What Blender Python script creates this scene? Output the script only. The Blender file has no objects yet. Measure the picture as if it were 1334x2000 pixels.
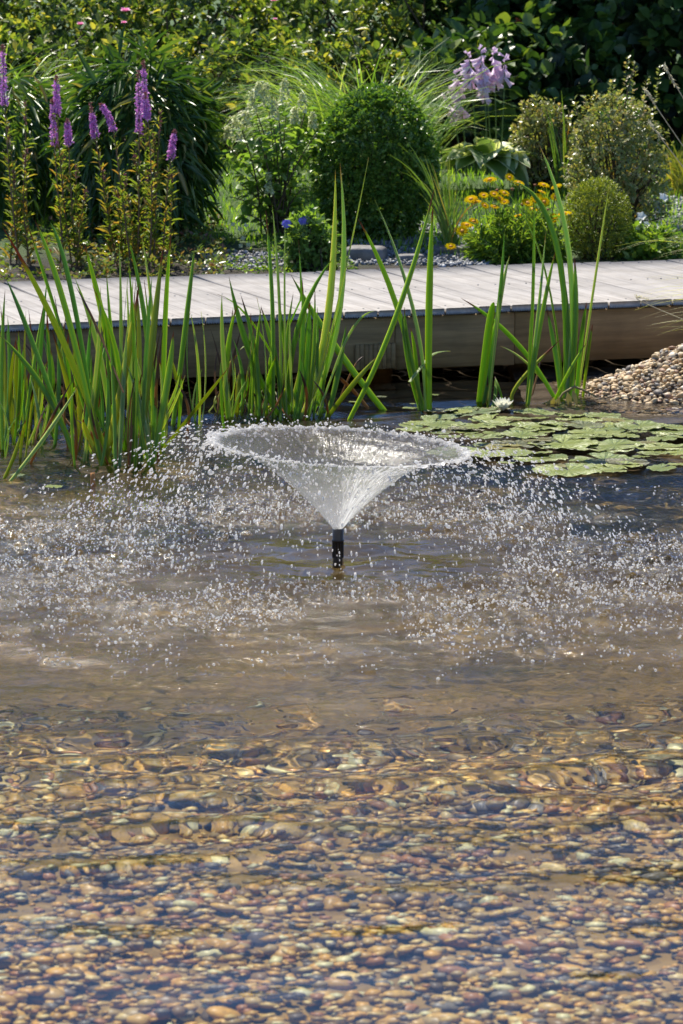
import bpy, math, random
import numpy as np
from mathutils import Vector, Matrix

random.seed(7)
rng = np.random.default_rng(7)
sc = bpy.context.scene
COL = sc.collection
R = math.radians

# ------------------------------------------------------------------ camera
F_PX = 6400.0                       # focal length in pixels of the 1334 x 2000 frame
CAM_H = 1.5
PITCH = math.atan(1100.0 / F_PX)
cam_d = bpy.data.cameras.new('camera')
cam = bpy.data.objects.new('camera', cam_d)
COL.objects.link(cam)
cam.location = (0, 0, CAM_H)
cam.rotation_euler = (math.pi / 2 - PITCH, 0, 0)
cam_d.sensor_fit = 'VERTICAL'
cam_d.sensor_height = 36.0
cam_d.sensor_width = 24.0
cam_d.lens = F_PX / 2000.0 * 36.0
cam_d.clip_start = 0.1
cam_d.clip_end = 600.0
cam_d.dof.use_dof = True
cam_d.dof.focus_distance = 8.9
cam_d.dof.aperture_fstop = 14.0
sc.camera = cam

# ------------------------------------------------------------------ light
SUN_EL, SUN_AZ = R(58), R(-25)      # behind the garden, a little to the left
world = bpy.data.worlds.new('World')
sc.world = world
world.use_nodes = True
wn = world.node_tree.nodes
sky = wn.new('ShaderNodeTexSky')
sky.sky_type = 'NISHITA'
sky.sun_disc = False
sky.sun_elevation = SUN_EL
sky.sun_rotation = SUN_AZ
sky.air_density = 0.65
sky.dust_density = 0.0
sky.ozone_density = 6.0
world.node_tree.links.new(sky.outputs[0], wn['Background'].inputs[0])
wn['Background'].inputs[1].default_value = 0.135

sun_d = bpy.data.lights.new('sun', 'SUN')
sun_d.energy = 5.0
sun_d.angle = R(0.53)
sun_d.color = (1.0, 0.94, 0.82)
sun = bpy.data.objects.new('sun', sun_d)
COL.objects.link(sun)
SUN_DIR = Vector((math.sin(SUN_AZ) * math.cos(SUN_EL), math.cos(SUN_AZ) * math.cos(SUN_EL), math.sin(SUN_EL)))
sun.rotation_euler = SUN_DIR.to_track_quat('Z', 'Y').to_euler()
sun.location = (-4, 20, 20)
sun_d.cycles.is_caustics_light = True

sc.view_settings.view_transform = 'Standard'
sc.view_settings.look = 'None'
sc.view_settings.exposure = 0.65
sc.view_settings.gamma = 1.0
sc.view_settings.use_curve_mapping = False
sc.render.engine = 'CYCLES'
cy = sc.cycles
cy.use_denoising = True
cy.denoiser = 'OPENIMAGEDENOISE'
cy.max_bounces = 10
cy.transparent_max_bounces = 24
cy.transmission_bounces = 8
cy.glossy_bounces = 4
cy.diffuse_bounces = 3
cy.sample_clamp_indirect = 12.0
cy.caustics_reflective = False
cy.caustics_refractive = True

# ------------------------------------------------------------------ picture to place
_c, _s = math.cos(PITCH), math.sin(PITCH)
def ray(px, py):
    a = (px - 667.0) / F_PX
    b = -(py - 1000.0) / F_PX
    return np.array([a, _c + b * _s, -_s + b * _c])
def on_z(px, py, z=0.0):
    d = ray(px, py)
    t = (z - CAM_H) / d[2]
    return np.array([d[0] * t, d[1] * t, z])
def at_y(px, py, y):
    d = ray(px, py)
    t = y / d[1]
    return np.array([d[0] * t, y, CAM_H + d[2] * t])

# ------------------------------------------------------------------ mesh helpers
def vnoise(x, y, seed=0):
    xi, yi = np.floor(x).astype(np.int64), np.floor(y).astype(np.int64)
    fx, fy = x - xi, y - yi
    fx, fy = fx * fx * (3 - 2 * fx), fy * fy * (3 - 2 * fy)
    def h(a, b):
        n = (a * 374761393 + b * 668265263 + seed * 974711) & 0x7fffffff
        n = ((n ^ (n >> 13)) * 1274126177) & 0x7fffffff
        return ((n ^ (n >> 16)) & 0xffff) / 65535.0
    a, b, c, d = h(xi, yi), h(xi + 1, yi), h(xi, yi + 1), h(xi + 1, yi + 1)
    return (a * (1 - fx) + b * fx) * (1 - fy) + (c * (1 - fx) + d * fx) * fy
def fbm(x, y, seed=0, o=4):
    s, a, t = 0, 1, 0
    for k in range(o):
        s = s + a * vnoise(x * 2 ** k, y * 2 ** k, seed + k)
        t += a
        a *= .5
    return s / t

def mk_mesh(name, V, F, uv=None, smooth=True, mats=(), fmat=None):
    """V (n,3); F (m,k) array of equal sized faces or list of such arrays"""
    if not isinstance(F, list):
        F = [F]
    F = [np.asarray(f, dtype=np.int32) for f in F if len(f)]
    me = bpy.data.meshes.new(name)
    V = np.asarray(V, dtype=np.float32)
    me.vertices.add(len(V))
    me.vertices.foreach_set('co', V.ravel())
    loops = np.concatenate([f.ravel() for f in F])
    sizes = np.concatenate([np.full(len(f), f.shape[1], dtype=np.int32) for f in F])
    starts = np.concatenate([[0], np.cumsum(sizes)[:-1]]).astype(np.int32)
    me.loops.add(len(loops))
    me.loops.foreach_set('vertex_index', loops)
    me.polygons.add(len(sizes))
    me.polygons.foreach_set('loop_start', starts)
    if uv is not None:
        l = me.uv_layers.new(name='UVMap')
        l.data.foreach_set('uv', np.asarray(uv, dtype=np.float32)[loops].ravel())
    for m in mats:
        me.materials.append(m)
    if fmat is not None:
        me.polygons.foreach_set('material_index', np.asarray(fmat, dtype=np.int32))
    me.update(calc_edges=True)
    if smooth:
        me.polygons.foreach_set('use_smooth', np.ones(len(sizes), dtype=bool))
    me.validate()
    return me

def link(name, data, parent=None, kind=None, loc=None):
    o = bpy.data.objects.new(name, data)
    COL.objects.link(o)
    if parent is not None:
        o.parent = parent
    if kind:
        o['kind'] = kind
    if loc is not None:
        o.location = loc
    return o
def thing(name, label, cat, loc=(0, 0, 0), group=None, data=None):
    o = bpy.data.objects.new(name, data)
    COL.objects.link(o)
    o.location = loc
    o['label'] = label
    o['category'] = cat
    if group:
        o['group'] = group
    if data is None:
        o.empty_display_size = 0.1
    return o

def unit(a):
    return a / np.maximum(np.linalg.norm(a, axis=-1, keepdims=True), 1e-9)
def frames(d, n):
    y = unit(np.asarray(d, float))
    x = np.cross(y, n)
    bad = np.linalg.norm(x, axis=1) < 1e-4
    x[bad] = np.cross(y[bad], np.array([.31, .77, .55]))
    x = unit(x)
    z = np.cross(x, y)
    return np.stack([x, y, z], axis=2)
def batch(tv, tf, M, S, T):
    """copies of a small template; M (N,3,3), S (N,3), T (N,3)"""
    N, n = len(T), len(tv)
    V = np.einsum('nij,nkj->nki', M, tv[None] * S[:, None, :]) + T[:, None, :]
    F = (np.asarray(tf)[None] + (np.arange(N) * n)[:, None, None]).reshape(-1, np.asarray(tf).shape[1])
    return V.reshape(-1, 3), F
def rand_rot(N, r=rng):
    q = r.normal(size=(N, 4))
    q /= np.linalg.norm(q, axis=1)[:, None]
    w, x, y, z = q.T
    return np.stack([np.stack([1 - 2 * (y * y + z * z), 2 * (x * y - z * w), 2 * (x * z + y * w)], 1),
                     np.stack([2 * (x * y + z * w), 1 - 2 * (x * x + z * z), 2 * (y * z - x * w)], 1),
                     np.stack([2 * (x * z - y * w), 2 * (y * z + x * w), 1 - 2 * (x * x + y * y)], 1)], 1)
def rot_z(a):
    c, s = np.cos(a), np.sin(a)
    o, i = np.zeros_like(a), np.ones_like(a)
    return np.stack([np.stack([c, -s, o], 1), np.stack([s, c, o], 1), np.stack([o, o, i], 1)], 1)

def ico(sub):
    import bmesh
    bm = bmesh.new()
    bmesh.ops.create_icosphere(bm, subdivisions=sub, radius=1.0)
    V = np.array([v.co[:] for v in bm.verts])
    bm.verts.index_update()
    F = np.array([[v.index for v in f.verts] for f in bm.faces])
    bm.free()
    return V, F

def tube(path, rad, n=6, cap=True):
    """tube mesh arrays along path (k,3) with radii (k,)"""
    path = np.asarray(path, float)
    k = len(path)
    rad = np.broadcast_to(np.asarray(rad, float), (k,))
    t = np.gradient(path, axis=0)
    t = unit(t)
    ref = np.tile([0.13, 0.97, 0.2], (k, 1))
    ref[np.abs(t @ np.array([.13, .97, .2])) > .9] = [1, 0, 0]
    u = unit(np.cross(t, ref))
    v = np.cross(t, u)
    a = np.linspace(0, 2 * np.pi, n, endpoint=False)
    V = path[:, None] + rad[:, None, None] * (np.cos(a)[None, :, None] * u[:, None] + np.sin(a)[None, :, None] * v[:, None])
    V = V.reshape(-1, 3)
    i = np.arange(k - 1)[:, None] * n
    j = np.arange(n)[None]
    j2 = (j + 1) % n
    F = np.stack([i + j, i + j2, i + n + j2, i + n + j], 2).reshape(-1, 4)
    return V, F
def join(parts):
    Vs, Fs, o = [], [], 0
    for V, F in parts:
        Vs.append(V)
        Fs.append(np.asarray(F) + o)
        o += len(V)
    out = {}
    for f in Fs:
        out.setdefault(f.shape[1], []).append(f)
    return np.concatenate(Vs), [np.concatenate(v) for v in out.values()]
def bez(p0, p1, p2, n):
    t = np.linspace(0, 1, n)[:, None]
    return (1 - t) ** 2 * np.asarray(p0) + 2 * t * (1 - t) * np.asarray(p1) + t * t * np.asarray(p2)
def box(lo, hi):
    x0, y0, z0 = lo
    x1, y1, z1 = hi
    V = np.array([[x0, y0, z0], [x1, y0, z0], [x1, y1, z0], [x0, y1, z0], [x0, y0, z1], [x1, y0, z1], [x1, y1, z1], [x0, y1, z1]], float)
    F = np.array([[0, 3, 2, 1], [4, 5, 6, 7], [0, 1, 5, 4], [1, 2, 6, 5], [2, 3, 7, 6], [3, 0, 4, 7]])
    return V, F

# ------------------------------------------------------------------ material helpers
class NT:
    def __init__(s, name):
        s.m = bpy.data.materials.new(name)
        s.m.use_nodes = True
        s.t = s.m.node_tree
        s.n = s.t.nodes
        s.b = s.n['Principled BSDF']
        s.out = s.n['Material Output']
    def new(s, ty, **kw):
        n = s.n.new('ShaderNode' + ty)
        for k, v in kw.items():
            setattr(n, k, v)
        return n
    def lk(s, a, b):
        s.t.links.new(a, b)
    def val(s, sock, v):
        if hasattr(v, 'is_output'):
            s.lk(v, sock)
        else:
            sock.default_value = v
    def math(s, op, a, b=0.0, clamp=False):
        n = s.new('Math', operation=op)
        n.use_clamp = clamp
        s.val(n.inputs[0], a)
        s.val(n.inputs[1], b)
        return n.outputs[0]
    def noise(s, vec, scale, detail=3, rough=.55, out=0):
        n = s.new('TexNoise')
        if vec is not None:
            s.lk(vec, n.inputs['Vector'])
        n.inputs['Scale'].default_value = scale
        n.inputs['Detail'].default_value = detail
        n.inputs['Roughness'].default_value = rough
        return n.outputs[out]
    def mapping(s, vec, scale=(1, 1, 1), loc=(0, 0, 0), rot=(0, 0, 0)):
        n = s.new('Mapping')
        s.lk(vec, n.inputs[0])
        n.inputs[1].default_value = loc
        n.inputs[2].default_value = rot
        n.inputs[3].default_value = scale
        return n.outputs[0]
    def ramp(s, fac, stops, interp='LINEAR'):
        n = s.new('ValToRGB')
        n.color_ramp.interpolation = interp
        e = n.color_ramp.elements
        while len(e) < len(stops):
            e.new(.5)
        for k, (p, c) in enumerate(stops):
            e[k].position = p
            e[k].color = tuple(c) + (1,) if len(c) == 3 else c
        s.lk(fac, n.inputs[0])
        return n.outputs[0]
    def mix(s, fac, a, b, mode='MIX'):
        n = s.new('Mix', data_type='RGBA', blend_type=mode)
        s.val(n.inputs[0], fac)
        for i, v in ((6, a), (7, b)):
            if hasattr(v, 'is_output'):
                s.lk(v, n.inputs[i])
            else:
                n.inputs[i].default_value = tuple(v) + (1,)
        return n.outputs[2]
    def geo(s, o):
        return s.new('NewGeometry').outputs[o]
    def tex(s, o='Object'):
        return s.new('TexCoord').outputs[o]
    def bump(s, h, strength=.3, dist=.01, normal=None):
        n = s.new('Bump')
        n.inputs['Strength'].default_value = strength
        n.inputs['Distance'].default_value = dist
        s.lk(h, n.inputs['Height'])
        if normal is not None:
            s.lk(normal, n.inputs['Normal'])
        return n.outputs[0]
    def mixsh(s, fac, a, b):
        n = s.new('MixShader')
        s.val(n.inputs[0], fac)
        s.lk(a, n.inputs[1])
        s.lk(b, n.inputs[2])
        return n.outputs[0]

LEAF_GAIN = 1.45
def leaf_mat(name, stops, trans=.4, rough=.45, tcol=None, noise_scale=40, spec=.5, per_object=False):
    """foliage: a colour per leaf, light passing through the blade"""
    t = NT(name)
    rnd = t.geo('Random Per Island')
    if per_object:
        rnd = t.math('FRACT', t.math('ADD', rnd, t.new('ObjectInfo').outputs['Random']))
    c = t.ramp(rnd, [(p_, tuple(min(.85, LEAF_GAIN * k) for k in c_)) for p_, c_ in stops])
    nz = t.noise(t.geo('Position'), noise_scale, 3)
    c = t.mix(.5, c, t.ramp(nz, [(.3, (.72, .72, .72)), (.7, (1.22, 1.22, 1.1))]), 'MULTIPLY')
    t.lk(c, t.b.inputs['Base Color'])
    t.b.inputs['Roughness'].default_value = rough
    t.b.inputs['Specular IOR Level'].default_value = spec
    tr = t.new('BsdfTranslucent')
    t.lk(t.mix(1.0, c, tcol or (1.7, 1.75, .6), 'MULTIPLY'), tr.inputs[0])
    t.lk(t.mixsh(trans, t.b.outputs[0], tr.outputs[0]), t.out.inputs[0])
    return t.m
def plain_mat(name, col, rough=.6, nscale=30, amount=.35, bump=0.0, bscale=None, metal=0.0, spec=.5):
    t = NT(name)
    v = t.tex('Object')
    n = t.noise(v, nscale, 4)
    c = t.mix(amount, col, t.ramp(n, [(.25, tuple(.35 * x for x in col)), (.75, tuple(min(1, 1.6 * x) for x in col))]))
    t.lk(c, t.b.inputs['Base Color'])
    t.b.inputs['Roughness'].default_value = rough
    t.b.inputs['Metallic'].default_value = metal
    t.b.inputs['Specular IOR Level'].default_value = spec
    if bump:
        t.lk(t.bump(t.noise(v, bscale or nscale * 2, 4), bump, .01), t.b.inputs['Normal'])
    return t.m

PEBBLE_STOPS = [(0.0, (.40, .255, .070)), (.11, (.44, .33, .13)), (.21, (.20, .135, .06)), (.31, (.50, .31, .085)), (.41, (.31, .24, .12)),
                (.5, (.12, .10, .085)), (.58, (.54, .43, .22)), (.66, (.30, .155, .07)), (.75, (.46, .315, .11)), (.87, (.16, .15, .14)),
                (.93, (.60, .52, .36)), (1.0, (.36, .22, .09))]
def pebble_mat(name, wet=True, gain=1.0, desat=0.0):
    t = NT(name)
    rnd = t.math('FRACT', t.math('ADD', t.geo('Random Per Island'), t.new('ObjectInfo').outputs['Random']))
    g = lambda c: tuple(min(.8, gain * k * ((1 - desat) * x + desat * (sum(c) / 3))) for x, k in zip(c, (1.06, 1.0, .74) if wet else (1.04, .98, .95)))
    c = t.ramp(rnd, [(p, g(k)) for p, k in PEBBLE_STOPS], 'CONSTANT')
    v = t.geo('Position')
    n = t.noise(v, 90, 4, .6)
    c = t.mix(.7, c, t.ramp(n, [(.3, (.62, .6, .6)), (.7, (1.25, 1.22, 1.15))]), 'MULTIPLY')
    # veins
    vein = t.new('TexWave')
    t.lk(v, vein.inputs[0])
    vein.inputs['Scale'].default_value = 22
    vein.inputs['Distortion'].default_value = 9
    c = t.mix(.25, c, t.ramp(vein.outputs[1], [(.0, (.75, .72, .7)), (.6, (1, 1, 1)), (1, (1.25, 1.2, 1.1))]), 'MULTIPLY')
    t.lk(c, t.b.inputs['Base Color'])
    t.b.inputs['Roughness'].default_value = .4 if wet else .62
    t.lk(t.bump(n, .25, .002), t.b.inputs['Normal'])
    return t.m

# ------------------------------------------------------------------ lie of the land
FOUNT = on_z(660, 1092, 0.0)                      # where the nozzle pipe meets the water
FX, FY = FOUNT[0], FOUNT[1]
DECK_Z = 0.246
DA, DB = on_z(0, 635, DECK_Z), on_z(1334, 584, DECK_Z)
DE = unit((DB - DA)[None])[0]                     # along the front edge
DN = np.array([-DE[1], DE[0], 0.0])               # away from the pond
DECK_W = 1.42
MOUND = np.array([1.42, 11.22])

def ss(a, b, x):
    t = np.clip((x - a) / (b - a), 0, 1)
    return t * t * (3 - 2 * t)
def along_deck(x, y):
    return (x - DA[0]) * DN[0] + (y - DA[1]) * DN[1]        # metres behind the deck's front edge
def land(x, y):
    """height of bed and ground"""
    bed = -0.10 - .05 * ss(4.3, 5.6, y) - .42 * ss(5.4, 7.6, y)
    bed = bed + .10 * ss(9.8, 11.2, y) + .012 * (fbm(x * 3, y * 3, 5) - .5)
    dk = along_deck(x, y)
    shore = np.maximum.reduce([ss(2.2, 3.3, np.abs(x + .6) + .25 * (vnoise(x * 1.3, y * 1.3, 3) - .5)) * 1.0,
                               1 - ss(2.6, 3.7, y), ss(.7, 1.2, dk - .12 * ss(-.6, -1.6, x))])
    top = .19 + .088 * np.maximum(0, dk - 2.1) * (dk < 400)
    top = np.where(dk > 8, .19 + .088 * 5.9, top) if np.ndim(top) else top
    top = top + .03 * (fbm(x * .8, y * .8, 9) - .5)
    top = np.where(y < 6, .15, top)
    return bed * (1 - shore) + top * shore

# ground sheet to the horizon, lowered under the pond bed patch
def axis(segs):
    out = [segs[0][0]]
    for a, b, n in segs:
        out += list(np.linspace(a, b, n + 1)[1:])
    return np.array(out)
def grid(xs, ys, zf):
    X, Y = np.meshgrid(xs, ys)
    Z = zf(X, Y)
    V = np.stack([X, Y, Z], 2).reshape(-1, 3)
    nx, ny = len(xs), len(ys)
    i = (np.arange(ny - 1)[:, None] * nx + np.arange(nx - 1)[None]).ravel()
    return V, np.stack([i, i + 1, i + nx + 1, i + nx], 1)

gt = NT('ground_soil_and_turf')
gp = gt.geo('Position')
gn = gt.noise(gp, 6, 6, .65)
soil = gt.ramp(gn, [(.3, (.020, .015, .010)), (.55, (.040, .030, .020)), (.8, (.08, .064, .045))])
turf = gt.ramp(gt.noise(gp, 25, 5, .7), [(.3, (.03, .065, .012)), (.7, (.085, .15, .03))])
sep = gt.new('SeparateXYZ')
gt.lk(gp, sep.inputs[0])
far = gt.math('ADD', sep.outputs[1], gt.math('MULTIPLY', gt.noise(gp, 1.4, 3), 1.2))
mask = gt.ramp(gt.math('DIVIDE', gt.math('SUBTRACT', far, 14.2), .6, True), [(0, (0, 0, 0)), (1, (1, 1, 1))])
gt.lk(gt.mix(mask, soil, turf), gt.b.inputs['Base Color'])
gt.b.inputs['Roughness'].default_value = .9
gt.lk(gt.bump(gt.noise(gp, 40, 6, .7), .8, .03), gt.b.inputs['Normal'])

xs = axis([(-220, -20, 12), (-20, -4, 24), (-4, 4, 100), (4, 20, 24), (20, 220, 12)])
ys = axis([(-120, 0, 12), (0, 3, 14), (3, 14, 130), (14, 20, 40), (20, 300, 20)])
V, F = grid(xs, ys, lambda x, y: land(x, y) - .12 * (land(x, y) < .03))
link('ground', mk_mesh('ground', V, F, mats=[gt.m]), kind='structure')

bt = NT('pond_silt')
bp = bt.geo('Position')
vor = bt.new('TexVoronoi')
bt.lk(bp, vor.inputs['Vector'])
vor.inputs['Scale'].default_value = 34
silt = bt.ramp(bt.noise(bp, 7, 6, .6), [(.3, (.17, .10, .016)), (.55, (.31, .19, .036)), (.75, (.44, .285, .07))])
stone = bt.ramp(vor.outputs['Color'], [(0, (.17, .10, .016)), (.5, (.33, .205, .042)), (1, (.46, .31, .09))])
bsep = bt.new('SeparateXYZ')
bt.lk(bp, bsep.inputs[0])
muddy = bt.math('ADD', bsep.outputs[1], bt.math('MULTIPLY', bt.math('SUBTRACT', bt.noise(bp, 2.5, 4), .5), 1.2))
muddy = bt.math('DIVIDE', bt.math('SUBTRACT', muddy, 9.4), .8, True)       # leaf mud gathers among the plants
bt.lk(bt.mix(muddy, bt.mix(.45, silt, stone), (.045, .027, .009)), bt.b.inputs['Base Color'])
bt.b.inputs['Roughness'].default_value = .8
bt.lk(bt.bump(vor.outputs['Distance'], -.6, .02), bt.b.inputs['Normal'])
xs = np.linspace(-3.9, 3.6, 190)
ys = np.linspace(2.7, 13.6, 260)
V, F = grid(xs, ys, lambda x, y: np.where(land(x, y) < .06, land(x, y), land(x, y) - .1))
bed_o = link('pond_bed', mk_mesh('pond_bed', V, F, mats=[bt.m]), kind='structure')
bed_o.cycles.is_caustics_receiver = True

# ------------------------------------------------------------------ pebbles on the bed
def pebble_template(sub, seed):
    r = np.random.default_rng(seed)
    V, Fp = ico(sub)
    V = V.copy()
    for k in range(5):
        d = unit(r.normal(size=(1, 3)))[0]
        V *= (1 + .16 * r.normal() * (V @ d))[:, None]
    for k in range(3):                                       # flattened facets, river worn
        d = unit(r.normal(size=(1, 3)))[0]
        h = r.uniform(.62, .85)
        over = np.maximum(0, V @ d - h)
        V -= (over * .8)[:, None] * d
    V /= np.abs(V).max(axis=0)
    return V, Fp
PT_HI = [pebble_template(2, 40 + k) for k in range(7)]
PT_LO = [pebble_template(1, 40 + k) for k in range(7)]
pm_wet = pebble_mat('wet_pebble', True, 1.45)
pm_dry = pebble_mat('dry_pebble', False, 1.0, .15)

def pebble_field(pts, sizes, mat, parent, n_single, order, rname='pebbles', receiver=False):
    """the pieces that show largest one by one, the rest as one part"""
    N = len(pts)
    var = rng.integers(0, 7, N)
    ax = np.stack([rng.uniform(.8, 1.3, N), rng.uniform(.65, 1.0, N), rng.uniform(.52, .84, N)], 1) * sizes[:, None] * .5
    tilt = rng.normal(0, .38, (N, 2))
    yaw = rng.uniform(0, 2 * np.pi, N)
    nrm = unit(np.stack([tilt[:, 0], tilt[:, 1], np.ones(N)], 1))
    M = frames(np.stack([np.cos(yaw), np.sin(yaw), np.zeros(N)], 1), nrm)
    single = set(order[:n_single].tolist())
    meshes = [mk_mesh('pebble', v, f, mats=[mat]) for v, f in PT_HI]
    for i in order[:n_single]:
        o = link('pebble', meshes[var[i]], parent)
        m4 = np.eye(4)
        m4[:3, :3] = M[i] * ax[i][None]
        m4[:3, 3] = pts[i]
        o.matrix_local = Matrix(m4.tolist())
        o.cycles.is_caustics_receiver = receiver
    parts = []
    rest = order[n_single:]
    for k in range(7):
        idx = rest[var[rest] == k]
        if len(idx):
            parts.append(batch(PT_LO[k][0], PT_LO[k][1], M[idx], ax[idx], pts[idx]))
    V, Fs = join(parts)
    o = link(rname, mk_mesh(rname, V, Fs, mats=[mat]), parent, 'stuff')
    o.cycles.is_caustics_receiver = receiver

N = 12500
py_ = 4.0 + 3.0 * rng.random(N) ** 1.15
px_ = (rng.random(N) * 2 - 1) * (.125 * py_ + .22)
sz = np.clip(rng.lognormal(math.log(.027), .38, N), .010, .070)
dens = rng.random(N) < 1 - .75 * ss(5.9, 7.0, py_)
px_, py_, sz = px_[dens], py_[dens], sz[dens]
# drop on a height field so that the stones pile instead of interpenetrating
cell = .012
gx0, gy0 = -1.4, 3.9
hf = np.zeros((int(3.3 / cell) + 8, int(2.8 / cell) + 8))
pz_ = np.zeros(len(px_))
for i in np.argsort(-sz + rng.normal(0, .008, len(sz))):
    r_ = sz[i] * .5
    a, b = int((py_[i] - gy0) / cell), int((px_[i] - gx0) / cell)
    k = max(1, int(r_ * .8 / cell))
    w = hf[max(0, a - k):a + k + 1, max(0, b - k):b + k + 1]
    base = w.mean() if w.size else 0
    base = min(base, .035)
    pz_[i] = base + r_ * .32
    if w.size:
        np.maximum(w, base + r_ * .62, out=w)
pts = np.stack([px_, py_, land(px_, py_) + pz_ - .004], 1)
vis = (np.abs(px_) < .1055 * py_ + .01) & (py_ > 4.42)
score = sz / py_ + pz_ * .02 - 9 * (~vis)
pebble_field(pts, sz, pm_wet, bed_o, 300, np.argsort(-score), receiver=True)

# ------------------------------------------------------------------ water
def dens_axis(segs):
    out = [segs[0][0]]
    for a, b, st in segs:
        n = max(1, int(round((b - a) / st)))
        out += list(np.linspace(a, b, n + 1)[1:])
    return np.array(out)
wx = dens_axis([(-3.9, -1.5, .06), (-1.5, -1.15, .012), (-1.15, 1.2, .0062), (1.2, 1.5, .012), (1.5, 3.6, .06)])
wy = dens_axis([(2.7, 4.2, .05), (4.2, 6.2, .011), (6.2, 6.7, .008), (6.7, 9.4, .0062), (9.4, 10.4, .01), (10.4, 11.4, .014), (11.4, 13.6, .05)])
WX, WY = np.meshgrid(wx, wy)
WR = np.hypot(WX - FX, WY - FY)
WZ = np.zeros_like(WX)
amp_front = .26 + .72 * ss(4.6, 6.0, WY)
r2 = np.random.default_rng(21)
# slow swell from the fountain, crests running across the view
for k in range(16):
    lam = r2.uniform(.10, .42)
    th = r2.normal(math.pi / 2, .42)
    kx, ky = math.cos(th) * 2 * math.pi / lam, math.sin(th) * 2 * math.pi / lam
    slope = r2.uniform(.015, .034)
    warp = 1.2 * fbm(WX * 2.2 + k, WY * 2.2, 60 + k, 2)
    WZ += amp_front * slope * lam / (2 * math.pi) * np.sin(kx * WX + ky * WY + r2.uniform(0, 6.28) + 3 * warp)
WZ += .0022 * amp_front * np.sin(2 * math.pi * WR / .16 + 3.0 * fbm(WX * 3, WY * 3, 8, 2)) * np.exp(-((WR - .2) / 2.2) ** 2)
chop = (.06 * ss(4.3, 4.8, WY) + .38 * ss(4.9, 5.7, WY) + .40 * ss(5.7, 6.9, WY)) * (1 - .75 * ss(9.0, 10.0, WY))
for k in range(26):
    lam = r2.uniform(.025, .075)
    th = r2.uniform(0, math.pi)
    kx, ky = math.cos(th) * 2 * math.pi / lam, math.sin(th) * 2 * math.pi / lam
    WZ += chop * r2.uniform(.012, .03) * lam / (2 * math.pi) * np.sin(kx * WX + ky * WY + r2.uniform(0, 6.28) + 2.5 * fbm(WX * 6 + k, WY * 6, 90 + k, 2))
# every falling drop leaves a small crown and rings
def ring_radius(n, r):
    return np.where(r.random(n) < .75, r.normal(.72, .20, n), r.uniform(.35, 1.4, n))
NS = 6000
sa = r2.uniform(0, 2 * math.pi, NS)
sr = ring_radius(NS, r2)
sx = FX + .06 + sr * np.cos(sa) * 1.12
sy = FY + sr * np.sin(sa)
patch = fbm(sx * 2.6, sy * 2.6, 33, 2)
ok = (patch > .32 + .14 * r2.random(NS)) & (sr > .28)
sx, sy, sr = sx[ok], sy[ok], sr[ok]
for x0, y0 in zip(sx, sy):
    w = r2.uniform(.008, .016)
    r0 = r2.choice([0, 0, r2.uniform(.01, .045)])
    A = w * r2.uniform(.18, .55) * (1 if r0 == 0 else .5)
    ext = r0 + 2.6 * w
    i0, i1 = np.searchsorted(wx, [x0 - ext, x0 + ext])
    j0, j1 = np.searchsorted(wy, [y0 - ext, y0 + ext])
    if i1 - i0 < 2 or j1 - j0 < 2:
        continue
    rr = np.hypot(WX[j0:j1, i0:i1] - x0, WY[j0:j1, i0:i1] - y0)
    WZ[j0:j1, i0:i1] += A * np.exp(-((rr - r0) / w) ** 2) * np.cos((rr - r0) / w * 1.6)
V = np.stack([WX, WY, WZ], 2).reshape(-1, 3)
nx = len(wx)
i = (np.arange(len(wy) - 1)[:, None] * nx + np.arange(nx - 1)[None]).ravel()
F = np.stack([i, i + 1, i + nx + 1, i + nx], 1)

wt = NT('pond_water')
wt.n.remove(wt.b)
# where the drops beat air into the surface it lets light straight through as well
wsep = wt.new('SeparateXYZ')
wp = wt.geo('Position')
wt.lk(wp, wsep.inputs[0])
wdx = wt.math('SUBTRACT', wsep.outputs[0], float(FX))
wdy = wt.math('SUBTRACT', wsep.outputs[1], float(FY))
wr = wt.math('SQRT', wt.math('ADD', wt.math('MULTIPLY', wdx, wdx), wt.math('MULTIPLY', wdy, wdy)))
wfr = wt.math('DIVIDE', wr, 1.7)
beat = wt.ramp(wfr, [(0, (.5, .5, .5)), (.5, (.5, .5, .5)), (.95, (0, 0, 0))])
# capillary ripples raised by the drops: patchy, dying out away from the ring
def zone(stops):
    return wt.ramp(wt.math('DIVIDE', wr, 3.4), [(p / 3.4, (v, v, v)) for p, v in stops])
agit = zone([(.0, .10), (.30, .14), (.42, .65), (.58, 1.0), (1.0, 1.0), (1.25, .75), (1.7, .55), (2.2, .45), (2.7, .2), (3.4, .03)])
patchy = wt.ramp(wt.noise(wp, 5.5, 3, .6), [(.34, (.35, .35, .35)), (.56, (1.1, 1.1, 1.1))])
agit = wt.math('MULTIPLY', agit, patchy)
rip = wt.math('ADD', wt.noise(wp, 95, 3, .65), wt.math('MULTIPLY', wt.noise(wp, 24, 2, .5), 1.2))
wb = wt.new('Bump')
wb.inputs['Distance'].default_value = .0058
wt.lk(agit, wb.inputs['Strength'])
wt.lk(rip, wb.inputs['Height'])
rough = wt.math('MULTIPLY', wt.math('MULTIPLY', agit, agit), .14)
wrf = wt.new('BsdfRefraction')
wrf.inputs['IOR'].default_value = 1.333
wrf.inputs['Roughness'].default_value = 0.0
wgl = wt.new('BsdfGlossy')
wt.lk(rough, wgl.inputs['Roughness'])
wt.lk(wb.outputs[0], wgl.inputs['Normal'])
wfn = wt.new('Fresnel')
wfn.inputs[0].default_value = 1.333
wt.lk(wb.outputs[0], wfn.inputs[1])
wtr = wt.new('BsdfTransparent')
wt.lk(wt.mixsh(wfn.outputs[0], wt.mixsh(beat, wrf.outputs[0], wtr.outputs[0]), wgl.outputs[0]), wt.out.inputs[0])
water = link('pond_water', mk_mesh('pond_water', V, F, mats=[wt.m]), kind='structure')
water.cycles.is_caustics_caster = True
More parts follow.
